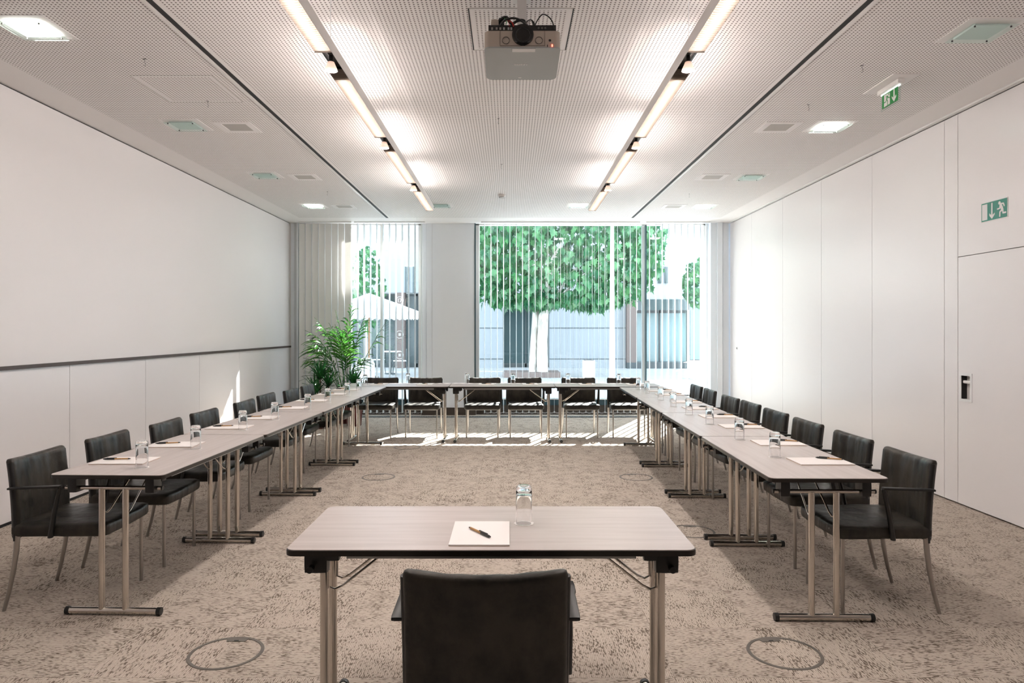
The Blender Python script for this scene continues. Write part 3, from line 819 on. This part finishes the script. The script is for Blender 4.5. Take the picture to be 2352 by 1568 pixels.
d = MB().lathe([(.0005,0),(.007,0)], (0,0,0), 16).build('sensor', M['black_plastic'], pj); d.data.transform(Matrix.Rotation(PI/2, 4, 'X')); d.data.transform(Matrix.Translation((.148,-.0015,.038))); rt(d)
rt(B(.158,.162,-.003,.0,.004,.015).build('status_light', M['led_red'], pj)); rt(B(.133,.1365,-.002,.0,.002,.014).build('status_slot', M['black_gap'], pj))
rt(B(-.055,.070,.008,.045,-.0052,-.004).build('sticker', M['logo_white'], pj))
rt(B(-.185,.185,.05,.30,.094,.150).build('terminal_panel', M['black_plastic'], pj))
tp = pj.children[-1]
for x in (.09,.108,.126):
    d = MB().lathe([(.003,-.002),(.005,-.002),(.005,.002),(.003,.002)], (0,0,0), 12, True).build('socket', M['steel'], tp, 30)
    d.data.transform(Matrix.Rotation(PI/2, 4, 'X')); d.data.transform(Matrix.Translation((x,.049,.132))); rt(d)
for x in (-.165,-.14,-.12,-.10,-.075,-.06):
    rt(B(x-.005,x+.005,.047,.05,.122,.136).build('socket', M['steel'] if x < -.11 else M['grey_metal'], tp))
def cable(pts, r, mm):
    def cr(p0,p1,p2,p3,t): return 0.5*((2*p1)+(-p0+p2)*t+(2*p0-5*p1+4*p2-p3)*t*t+(-p0+3*p1-3*p2+p3)*t**3)
    P_ = [Vector(p) for p in pts]; P_ = [P_[0]]+P_+[P_[-1]]; out = []
    for i in range(len(P_)-3):
        for k in range(6): out.append(cr(P_[i],P_[i+1],P_[i+2],P_[i+3],k/6))
    out.append(P_[-2]); rt(MB().tube(out, r, 7).build('cable', mm, pj, 50))
cable([(-.125,.06,.148),(-.09,.03,.17),(-.04,.03,.178),(.0,.04,.165),(.03,.06,.150)], .006, M['black_plastic'])
cable([(-.05,.08,.175),(-.02,.08,.192),(.01,.07,.185),(.012,.06,.16)], .008, M['black_plastic'])
cable([(-.14,.08,.150),(-.125,.07,.185),(-.09,.06,.20),(-.07,.06,.175),(-.05,.05,.15)], .009, M['black_plastic'])
cable([(.07,.05,.15),(.085,.05,.18),(.11,.04,.205),(.14,.04,.195),(.165,.045,.165),(.173,.047,.125)], .0035, M['black_plastic'])
for k in range(4): cable([(.015+.008*k,.06,.15),(.022+.006*k,.05,.168+.004*k),(.045+.003*k,.05,.182-.003*k),(.062-.003*k,.05,.17),(.07-.004*k,.05,.15)], .0018, M['black_plastic'])
cable([(-.10,.06,.195),(-.09,.05,.18),(-.085,.045,.165),(-.09,.045,.15)], .002, M['cable_green'])
cable([(-.07,.05,.175),(-.055,.04,.158),(-.047,.035,.135)], .0032, M['cable_red'])
cable([(-.09,.06,.19),(-.075,.05,.17),(-.07,.045,.14)], .0015, M['cable_red'])
rt(MB().rbox((-.15,.09,.17), (.045,.06,.045), .008, (3,3,3)).build('plug', M['proj_body'], pj, 40)); rt(MB().rbox((-.115,.10,.18), (.035,.06,.055), .01, (3,3,3)).build('plug', M['black_plastic'], pj, 40))
# logo
cu = bpy.data.curves.new('logo', 'FONT'); cu.body = 'SONY'; cu.size = .026; cu.align_x = 'CENTER'; cu.offset = .0011; cu.extrude = .0003
tmp = bpy.data.objects.new('logo_text', cu); C.objects.link(tmp)
bpy.context.view_layer.update()
me = bpy.data.meshes.new_from_object(tmp.evaluated_get(bpy.context.evaluated_depsgraph_get())); bpy.data.objects.remove(tmp)
lg = bpy.data.objects.new('logo', me); me.materials.append(M['logo_white']); C.objects.link(lg); lg.parent = pj
me.transform(Matrix.Translation((-.004, .205, -.0046)) @ Matrix.Rotation(PI, 4, 'X') @ Matrix.Diagonal((1.15, .75, 1, 1))); rt(lg)
rt(B(-.018,.000,.365,.374,-.0048,-.004).build('model_mark', M['logo_white'], pj))
# mount
b = MB(); b.box(-.026,.026,.15,.19,.10,CEIL-(HC+1.52)-.008)
b.build('mount_pole', M['white_metal'], pj)
MB().box(-.05,.05,.12,.22,CEIL-(HC+1.52)-.008,CEIL-(HC+1.52)+.002).build('mount_plate', M['white_metal'], pj)

# ------------------------------------------------------------------ exit signs
def capsule(p, q, w):
    p, q = Vector(p), Vector(q); d = (q-p); n = Vector((-d.y, d.x)).normalized()*w/2; e = d.normalized()*w*.35
    return [tuple(p-e*.6+n*.7), tuple(p-e-n*0), tuple(p-e*.6-n*.7), tuple(p-n), tuple(q-n), tuple(q+e*.6-n*.7), tuple(q+e), tuple(q+e*.6+n*.7), tuple(q+n), tuple(p+n)]
def sign(o, tl, tr, bl, br, w, h, fn, strokes, polys, circles, mm, name, depth):
    def cv(p):
        x, y = p; u = (x-tl[0])/(tr[0]-tl[0]); yt = tl[1]+(tr[1]-tl[1])*u; yb = bl[1]+(br[1]-bl[1])*u
        return ((u-.5)*w, (.5-(y-yt)/(yb-yt))*h)
    b = MB(); k = 0
    shapes = [[cv(p) for p in pl_] for pl_ in polys]
    for pl_, wd in strokes:
        q = [cv(p) for p in pl_]
        for a, c in zip(q, q[1:]): shapes.append(capsule(a, c, wd))
    for c, r in circles:
        cc = cv(c); shapes.append([(cc[0]+r*math.cos(2*PI*i/20), cc[1]+r*math.sin(2*PI*i/20)) for i in range(20)])
    for s in shapes: b.prism(s, depth+k*.00004, depth+.0006+k*.00004, fn); k += 1
    return b.build(name, mm, o)
ws = thing('exit_sign', 'flat teal emergency exit sign above the door on the right wall', 'exit sign', (ROOM_X, 5.591, 2.434))
fnw = lambda u, v, w: (-w, -u, v)
MB().prism(rrect(.155,.0785,.002), .0, .003, fnw).build('sign_plate', M['sign_white'], ws)
MB().prism(rrect(.148,.073,.001), .003, .0036, fnw).build('green_field', M['sign_teal'], ws)
TL, TR, BL, BR = (540,635),(1450,385),(540,1250),(1450,1030)
sign(ws, TL, TR, BL, BR, .296, .146, fnw,
     [([(1225,640),(1265,720),(1290,810)], .026), ([(1230,600),(1325,578),(1355,665)], .0125), ([(1205,660),(1200,755),(1115,785)], .0115),
      ([(1275,800),(1205,880),(1200,1030)], .0145), ([(1305,800),(1308,905),(1410,882)], .0135), ([(925,590),(922,1020)], .015)],
     [[(565,668),(565,1205),(755,1158),(755,618)], [(830,940),(830,1020),(922,1120),(922,1010)], [(922,1010),(922,1120),(1020,965),(1020,900)]],
     [((1190,573), .0135)], M['sign_white'], 'pictogram', .0037)
hs = thing('exit_sign', 'illuminated green exit sign hanging from the right of the ceiling', 'exit sign', (2.885, 5.36, CEIL))
MB().box(-.10,.10,-.22,.22,-.006,.002).build('mounting_frame', M['plain_ceiling'], hs)
MB().rbox((0,0,-.025), (.055,.30,.038), .008, (3,6,3)).build('lamp_housing', M['white_metal'], hs, 40)
B(-.006,.006,-.128,.128,-.052,-.044).build('light_strip', M['exit_glow'], hs)
B(-.004,.004,-.135,.135,-.172,-.044).build('acrylic_panel', M['clear'], hs)
fnh = lambda u, v, w: (-w, -u, v-.105)
MB().prism(rrect(.112,.052,.001), .0045, .0052, fnh).build('green_field', M['sign_green'], hs)
TL, TR, BL, BR = (495,800),(980,500),(495,1205),(980,910)
pc = sign(hs, TL, TR, BL, BR, .224, .104, fnh, [([(862,600),(862,870)], .016)],
     [[(560,785),(555,1140),(735,1020),(735,685)], [(795,800),(795,860),(862,955),(862,860)], [(862,860),(862,955),(930,800),(925,740)]], [], M['sign_white'], 'pictogram', .0053)
sign(pc, TL, TR, BL, BR, .224, .104, fnh,
     [([(668,805),(640,905)], .013), ([(640,905),(612,975),(562,1010)], .007), ([(645,905),(673,950),(673,1070)], .007), ([(678,800),(700,850),(735,832)], .006), ([(672,800),(632,812),(628,850)], .005)],
     [], [((708,738), .006)], M['sign_green'], 'running_figure', .0062)

# ------------------------------------------------------------------ plants
def frond(b, base, az, L_, lean, nl, lw, ll, droop):
    base = Vector(base); d = Vector((math.cos(az), math.sin(az), 0)); pts = []
    n = 16
    for i in range(n+1):
        t_ = i/n
        out = L_*(lean*t_ + droop*t_*t_*.5); up = L_*(1.0*t_ - droop*.75*t_**2.4)
        pts.append(base + d*out + Vector((0,0,up)))
    b.tube(pts, [.006*(1-.75*i/n)+.0012 for i in range(n+1)], 5)
    side = Vector((-d.y, d.x, 0))
    for i in range(nl):
        t_ = .42 + .56*i/(nl-1); f = t_*n; k = min(int(f), n-1); p = pts[k].lerp(pts[k+1], f-k)
        tg = (pts[k+1]-pts[k]).normalized()
        up = side.cross(tg).normalized()
        sc_ = math.sin(PI*min(1, .25+.85*(i/(nl-1))))**.6
        for s in (-1, 1):
            l = ll*sc_*rng.uniform(.85,1.1); dr = (tg*.95 + side*s*rng.uniform(.45,.85) + up*rng.uniform(-.25,.3)).normalized()
            wv = tg.cross(dr).normalized(); wv = dr.cross(wv).normalized()
            w = lw*sc_
            q = [p]; c = []
            for j, (tt, ww) in enumerate(((0,.25),(.25,.9),(.55,1),(.8,.6),(1,.04))):
                ce = p + dr*l*tt - Vector((0,0,1))*l*.55*tt*tt
                c.append((ce - wv*w*ww/2, ce + Vector((0,0,-.15*w)), ce + wv*w*ww/2))
            vs = [x for r_ in c for x in r_]
            b.add(vs, [(j*3+m_, j*3+m_+1, j*3+m_+4, j*3+m_+3) for j in range(4) for m_ in range(2)])
def pot(parent, r, h):
    MB().lathe([(.0005,0),(r*.8,0),(r*.85,.01),(r,h-.02),(r,h),(r*.9,h),(r*.88,h-.04),(.0005,h-.04)], (0,0,0), 32).build('pot', M['pot'], parent, 40)
    MB().lathe([(.0005,h-.035),(r*.88,h-.035)], (0,0,0), 24).build('soil', M['soil'], parent)
rng = random.Random(11)
pp = thing('potted_palm', 'tall potted palm with feathery fronds in front of the closed blind', 'plant', (-2.64, 11.35, 0))
pot(pp, .19, .36)
specs = [(3.05,1.70,.14,.44,17),(2.85,1.40,.24,.48,16),(1.0,1.86,.07,.10,15),(.5,1.70,.12,.18,15),(3.6,1.80,.08,.34,16),(4.0,1.50,.24,.45,16),(5.2,1.35,.16,.45,14),
         (4.6,1.66,.10,.34,16),(.12,1.42,.42,.10,8),(2.4,1.70,.12,.34,16),(3.3,1.12,.30,.50,13),(5.8,1.15,.2,.5,14),(4.3,1.10,.22,.6,14),(3.2,1.70,.03,.18,16),(4.9,1.5,.03,.22,15)]
for k, (az, l_, lean, droop, nl) in enumerate(specs):
    b = MB(); a0 = rng.uniform(0, 6.28)
    frond(b, (.06*math.cos(a0), .06*math.sin(a0), .34), az, l_, lean, nl, .032, .36, droop); b.build('frond', M['leaf'], pp, 70)
dp = thing('dracaena_plant', 'small bushy dark green potted plant left of the palm', 'plant', (-2.88, 10.75, 0))
pot(dp, .15, .28)
def rosette(b, c, n, l0, w):
    c = Vector(c)
    for i in range(n):
        az = i*2.399; el = math.radians(12 + 66*(i/n)**.9); l = l0*rng.uniform(.8,1.1)
        d = Vector((math.cos(az)*math.cos(el), math.sin(az)*math.cos(el), math.sin(el))); sd_ = d.cross(Vector((0,0,1))).normalized()
        vs = []
        for t_, ww in ((0,.35),(.2,.8),(.45,1),(.7,.75),(.9,.35),(1,.03)):
            ce = c + d*l*t_ - Vector((0,0,1))*l*.45*t_*t_*(1.1-el/1.6)
            vs += [ce - sd_*w*ww/2, ce+Vector((0,0,-.1*w)), ce + sd_*w*ww/2]
        b.add(vs, [(j*3+m_, j*3+m_+1, j*3+m_+4, j*3+m_+3) for j in range(5) for m_ in range(2)])
for (x, y, z, n, l_) in ((0,0,.74,50,.40),(.12,.02,.62,30,.32),(-.10,.06,.58,28,.32),(-.02,-.1,.54,24,.28)):
    MB().tube([(x*.3,y*.3,.24),(x*.8,y*.8,z*.7),(x,y,z+.02)], [.014,.012,.011], 8).build('stem', M['trunk'], dp, 50)
    b = MB(); rosette(b, (x,y,z), n, l_, .032); b.build('leaf_rosette', M['leaf_dark'], dp, 60)
lp = thing('leafy_plant', 'low broad-leaved dark potted plant right of the bushy plant', 'plant', (-2.42, 11.0, 0))
pot(lp, .13, .30)
for (x, y, z, n, l_) in ((0,0,.62,34,.34),(.08,.05,.50,24,.30),(-.08,.0,.46,24,.28)):
    MB().tube([(x*.3,y*.3,.24),(x,y,z+.02)], [.010,.008], 8).build('stem', M['stem'], lp, 50)
    b = MB(); rosette(b, (x,y,z), n, l_, .05); b.build('leaf_rosette', M['leaf_dark'], lp, 60)

# ------------------------------------------------------------------ outdoors
GZ = .05
struct(B(-30, 30, 12.75, 40, GZ-.2, GZ).build('floor_courtyard', M['paving']))
BLY = 26.6
def bx_(px): return px_x(px, BLY)
def bz_(py): return py_z(py, BLY)
bl = thing('building', 'white clad building across the courtyard with dark glazed openings', 'building', (0, BLY, GZ))
def bpart(name, x0, x1, y0, y1, d0, d1, mm, par=None):
    o = B(x0, x1, d0, d1, y0-GZ, y1-GZ).build(name, mm, par or bl); return o
TOPZ = 15.9
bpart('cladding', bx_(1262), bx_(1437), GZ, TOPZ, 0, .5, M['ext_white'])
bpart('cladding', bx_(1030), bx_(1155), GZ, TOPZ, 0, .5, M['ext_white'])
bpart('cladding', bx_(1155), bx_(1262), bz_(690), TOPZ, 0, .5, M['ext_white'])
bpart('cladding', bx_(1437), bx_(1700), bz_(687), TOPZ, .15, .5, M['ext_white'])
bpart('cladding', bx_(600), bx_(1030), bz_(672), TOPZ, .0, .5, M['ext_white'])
b = MB()
for y in (753, 824): b.box(bx_(1262), bx_(1437), -.01, .0, bz_(y)-.012-GZ, bz_(y)+.012-GZ); b.box(bx_(1030), bx_(1155), -.01, .0, bz_(y)-.012-GZ, bz_(y)+.012-GZ)
b.build('panel_joints', M['ext_dark'], bl)
def glazing(x0, x1, ytop, n, zb=GZ, mm=None, fr=None, depth=.6):
    g = bpart('glazing', x0, x1, zb, bz_(ytop), depth, depth+.05, mm or M['ext_dark_glass'])
    b = MB(); w = .05
    for k in range(n+1):
        x = x0+(x1-x0)*k/n; b.box(x-w/2, x+w/2, depth-.06, depth, zb-GZ, bz_(ytop)-GZ)
    b.box(x0, x1, depth-.06, depth, zb-GZ, zb-GZ+.15); b.box(x0, x1, depth-.06, depth, bz_(ytop)-GZ-.1, bz_(ytop)-GZ)
    b.build('glazing_frame', fr or M['ext_dark'], g)
M['ext_dark_glass'] = mat('dark_exterior_glass', (.05,.085,.09), .15)
M['ext_mid_glass'] = mat('mid_exterior_glass', (.06,.085,.09), .15)
glazing(bx_(1155), bx_(1262), 690, 2)
glazing(bx_(800), bx_(1030), 672, 6, mm=M['ext_mid_glass'])
bpart('column', bx_(1437), bx_(1460), GZ+.2, bz_(650), -.3, .1, M['ext_brown'])
bpart('column', bx_(908), bx_(930), GZ, bz_(672), -.1, .3, M['ext_brown'])
bpart('lintel', bx_(1466), bx_(1585), bz_(712), bz_(687), .1, .7, M['ext_mid_glass'])
glazing(bx_(1458), bx_(1587), 712, 2, mm=M['ext_glass'])
bpart('side_glass', bx_(1587), bx_(1640), GZ+.25, bz_(650), .1, .2, M['ext_glass'])
bpart('base_step', bx_(1437), bx_(1640), GZ, GZ+.22, -.35, .6, M['ext_dark'])
for x0, x1 in ((930,941),(948,953)): bpart('upper_window', bx_(x0), bx_(x1), bz_(672), bz_(612), -.03, .02, M['ext_mid_glass'])
for x0, x1 in ((1513,1521),(1528,1536)): bpart('upper_window', bx_(x0), bx_(x1), bz_(650), bz_(612), .1, .16, M['ext_mid_glass'])
# round decals on the glazing column
for yy in (690, 768, 815):
    b = MB(); cx_, cz_ = bx_(919), bz_(yy)-GZ; R0 = .13
    for k in range(20):
        a0, a1 = 2*PI*k/20, 2*PI*(k+.62)/20
        q = [(cx_+r_*math.cos(a), -.115, cz_+r_*math.sin(a)) for r_, a in ((R0,a0),(R0+.018,a0),(R0+.018,a1),(R0,a1))]
        b.add(q + [(x, y+.01, z) for x, y, z in q], [(0,1,2,3),(7,6,5,4),(0,4,5,1),(1,5,6,2),(2,6,7,3),(3,7,4,0)])
    if yy == 690:
        b.box(cx_-.062,cx_-.042,-.115,-.105,cz_-.07,cz_+.07); b.box(cx_-.01,cx_+.075,-.115,-.105,cz_+.05,cz_+.07)
        b.prism([(cx_+.055,cz_+.05),(cx_+.075,cz_+.05),(cx_+.025,cz_-.07),(cx_+.003,cz_-.07)], -.115, -.105, lambda u, v, w: (u, w, v))
    else:
        for dx in (-.03,0,.03): b.box(cx_+dx-.006,cx_+dx+.006,-.115,-.105,cz_-.05,cz_+.05)
    b.build('round_decal', M['canvas'], bl)

# plane tree
TY = 21.5
tr = thing('plane_tree', 'round-crowned green plane tree with pale twin trunk outside the wide window', 'tree', (1.2, TY, GZ))
def tx_(px): return px_x(px, TY)-1.2
MB().tube([(tx_(1223),0,.165),(tx_(1226),0,1.1),(tx_(1231),0,2.2),(tx_(1225),.1,3.4),(tx_(1200),.2,4.2)], [.11,.10,.09,.06,.02], 12).build('trunk', M['bark'], tr, 60)
MB().tube([(tx_(1245),-.1,.165),(tx_(1245),-.1,1.1),(tx_(1249),-.1,2.2),(tx_(1265),-.1,3.4),(tx_(1300),0,4.3)], [.17,.155,.15,.10,.03], 14).build('trunk', M['bark'], tr, 60)
rng = random.Random(3)
for k in range(9):
    a = rng.uniform(0, 6.28); MB().tube([(.1,0,2.2),(.1+.8*math.cos(a),.6*math.sin(a),3.0),(.4+2.0*math.cos(a),1.6*math.sin(a),3.6+rng.uniform(0,.6))], [.05,.035,.012], 7).build('branch', M['bark'], tr, 60)
leaf2d = [(0,-.02),(.16,.0),(.13,.10),(.44,.10),(.34,.24),(.50,.42),(.26,.44),(.22,.60),(.10,.62),(0,1.0),(-.10,.62),(-.22,.60),(-.26,.44),(-.50,.42),(-.34,.24),(-.44,.10),(-.13,.10),(-.16,0)]
def leaves(n, c, rad, size, flat_bottom):
    b = MB(); i = 0
    while i < n:
        p = Vector((rng.uniform(-1,1), rng.uniform(-1,1), rng.uniform(-1,1)))
        l_ = p.length
        if l_ > 1 or l_ < .62: continue
        edge = .12*noise.noise(p*3)
        if l_ > 1+edge: continue
        q = Vector((c[0]+p.x*rad[0], c[1]+p.y*rad[1], c[2]+p.z*rad[2]))
        zmin = flat_bottom + .22*noise.noise(Vector((q.x*1.1, q.y*1.1, 0)))
        if q.z < zmin: q.z = zmin + rng.uniform(0, .5)**2
        s = size*rng.uniform(.7,1.2)
        hang = Vector((rng.uniform(-.5,.5), rng.uniform(-.5,.5), -1)).normalized()
        nrm = Vector((rng.uniform(-1,1), rng.uniform(-1.2,.6), rng.uniform(-.2,.9))).normalized()
        u = hang.cross(nrm).normalized(); nn = u.cross(hang)
        vs = [q + u*x*s + hang*y*s + nn*(.18*s*abs(x)) for x, y in leaf2d]
        o = len(vs); ce = q + hang*.3*s; vs.append(ce)
        b.add(vs, [(j, (j+1)%o, o) for j in range(o)]); i += 1
    return b
leaves(5200, (tx_(1285), 0, 4.1), (3.25, 2.3, 2.6), .28, 2.22).build('foliage', M['tree_leaf'], tr)
sh = thing('courtyard_tree', 'pale leafy tree at the far right beyond the window', 'tree', (px_x(1612,23), 23, GZ))
MB().tube([(.3,0,0),(.3,0,2),(.1,0,3)], [.08,.07,.03], 8).build('trunk', M['bark'], sh, 60)
leaves(350, (.1,0,3.0), (.75,.7,.85), .22, 2.1).build('foliage', M['tree_leaf'], sh)
tp = tag(B(px_x(1155,21.6), px_x(1285,21.6), 21.2, 22.4, GZ, GZ+.16).build('tree_bed', M['ext_brown']), 'low brown tree bed at the foot of the plane tree', 'tree bed')
sh2 = thing('climbing_shrub', 'green shrub behind the white parasol outside the narrow window', 'shrub', (px_x(842,24.5), 24.5, GZ))
MB().tube([(0,0,0),(0,0,2.8)], [.05,.02], 8).build('stem', M['bark'], sh2, 60)
leaves(420, (0,0,2.9), (.65,.5,1.5), .2, .8).build('foliage', M['tree_leaf'], sh2)
# parasol
py_ = 21.0
ps = thing('parasol', 'white parasol with scalloped edge outside the narrow window', 'parasol', (px_x(848,py_), py_, GZ))
def sc_z(y): return py_z(y, py_)-GZ
R_ = 1.52; zt, ze, zv = sc_z(673), sc_z(716), sc_z(732)
b = MB(); n = 8; vs = [(0,0,zt)]
ring = [(R_*math.cos(2*PI*(k+.1)/n), R_*math.sin(2*PI*(k+.1)/n)) for k in range(n)]
segs = []
for k in range(n):
    p, q = Vector(ring[k]), Vector(ring[(k+1)%n])
    m_ = 6
    for j in range(m_): 
        a = p.lerp(q, j/m_); c = p.lerp(q, (j+1)/m_)
        b.add([(0,0,zt),(a.x,a.y,ze),(c.x,c.y,ze)], [(0,1,2)])
        b.add([(a.x,a.y,ze),(c.x,c.y,ze),(c.x,c.y,zv+.02),((a.x+c.x)/2,(a.y+c.y)/2,zv-.03),(a.x,a.y,zv+.02)], [(0,1,2,3,4)])
cn = b.build('canopy', M['canvas'], ps)
sm = cn.modifiers.new('thickness', 'SOLIDIFY'); sm.thickness = .006
MB().tube([(0,0,0.05),(0,0,zt)], .025, 10).build('pole', M['wood_pole'], ps, 40)
MB().lathe([(.0005,0),(.28,0),(.28,.05),(.05,.07),(.05,.25),(.0005,.25)], (0,0,0), 24).build('base', M['steel_dark'], ps, 40)
for k in range(8): MB().tube([(0,0,zt-.5),(ring[k][0]*.9,ring[k][1]*.9,ze+.05)], .008, 5).build('rib', M['wood_pole'], ps)
# cafe table and chairs
ct = thing('cafe_table', 'small white cafe table under the parasol outside', 'table', (px_x(898,23), 23.0, GZ))
MB().lathe([(.0005,.72),(.33,.72),(.33,.745),(.0005,.745)], (0,0,0), 24).build('table_top', M['canvas'], ct, 30)
MB().tube([(0,0,0),(0,0,.72)], .02, 8).build('pedestal', M['ext_dark'], ct, 40)
MB().lathe([(.0005,0),(.2,0),(.2,.02),(.0005,.03)], (0,0,0), 20).build('base_plate', M['ext_dark'], ct, 40)
def cafe_chair(x, y, rz, label, group=None):
    t = thing('cafe_chair', label, 'chair', (x, y, GZ), rz, group)
    B(-.2,.2,-.2,.2,.44,.46).build('seat', M['canvas'], t); MB().rbox((0,.215,.68), (.4,.02,.30), .008, (3,2,3)).build('backrest', M['ext_dark'], t, 40)
    for sx in (-1,1):
        MB().tube([(sx*.19,-.22,0),(sx*.18,-.18,.44)], .012, 6).build('leg', M['ext_dark'], t); MB().tube([(sx*.19,.26,0),(sx*.18,.2,.44),(sx*.18,.215,.82)], .012, 6).build('leg', M['ext_dark'], t)
cafe_chair(px_x(918,22.6), 22.6, -PI/2+.2, 'dark slim cafe chair right of the cafe table outside')
cafe_chair(px_x(868,23.4), 23.4, PI/2, 'dark slim cafe chair left of the cafe table outside')
def planter(px, Y, w, h, label, nm='planter', cat='planter'):
    t = thing(nm, label, cat, (px_x(px, Y), Y, GZ))
    MB().rbox((0,0,h/2), (w,w,h), .02, (3,3,3)).build('box', M['ext_white_plastic'], t, 40)
    B(-w/2+.04,w/2-.04,-w/2+.04,w/2-.04,h-.005,h+.004).build('soil', M['soil'], t)
planter(838, 18.9, .42, .62, 'white planter box outside left of the mullion of the narrow window')
planter(1352, 21.4, .36, .52, 'white cube outside in front of the white cladding')
planter(1596, 20.8, .36, .55, 'white cube outside near the right end of the wide window')
MB_ = MB().tube([(0,0,0),(0,0,2.2),(0,0,4.8)], [.075,.055,.035], 14)
tag(MB_.build('lamp_post', M['white_metal'], None, 50, (px_x(1406,17), 17, GZ)), 'slim tapering white post in the courtyard outside the wide window', 'post')
# bistro bike-rack style hoop seen at the foot of the narrow window
b = MB(); b.tube([(-.25,0,0),(-.25,0,.55),(-.2,0,.66),(-.1,0,.70),(.05,0,.66),(.12,0,.55),(.12,0,0)], .025, 10)
tag(b.build('bicycle_stand', M['white_metal'], None, 50, (px_x(848,18.6), 18.6, GZ)), 'bent metal tube stand on the paving behind the palm', 'bicycle stand')
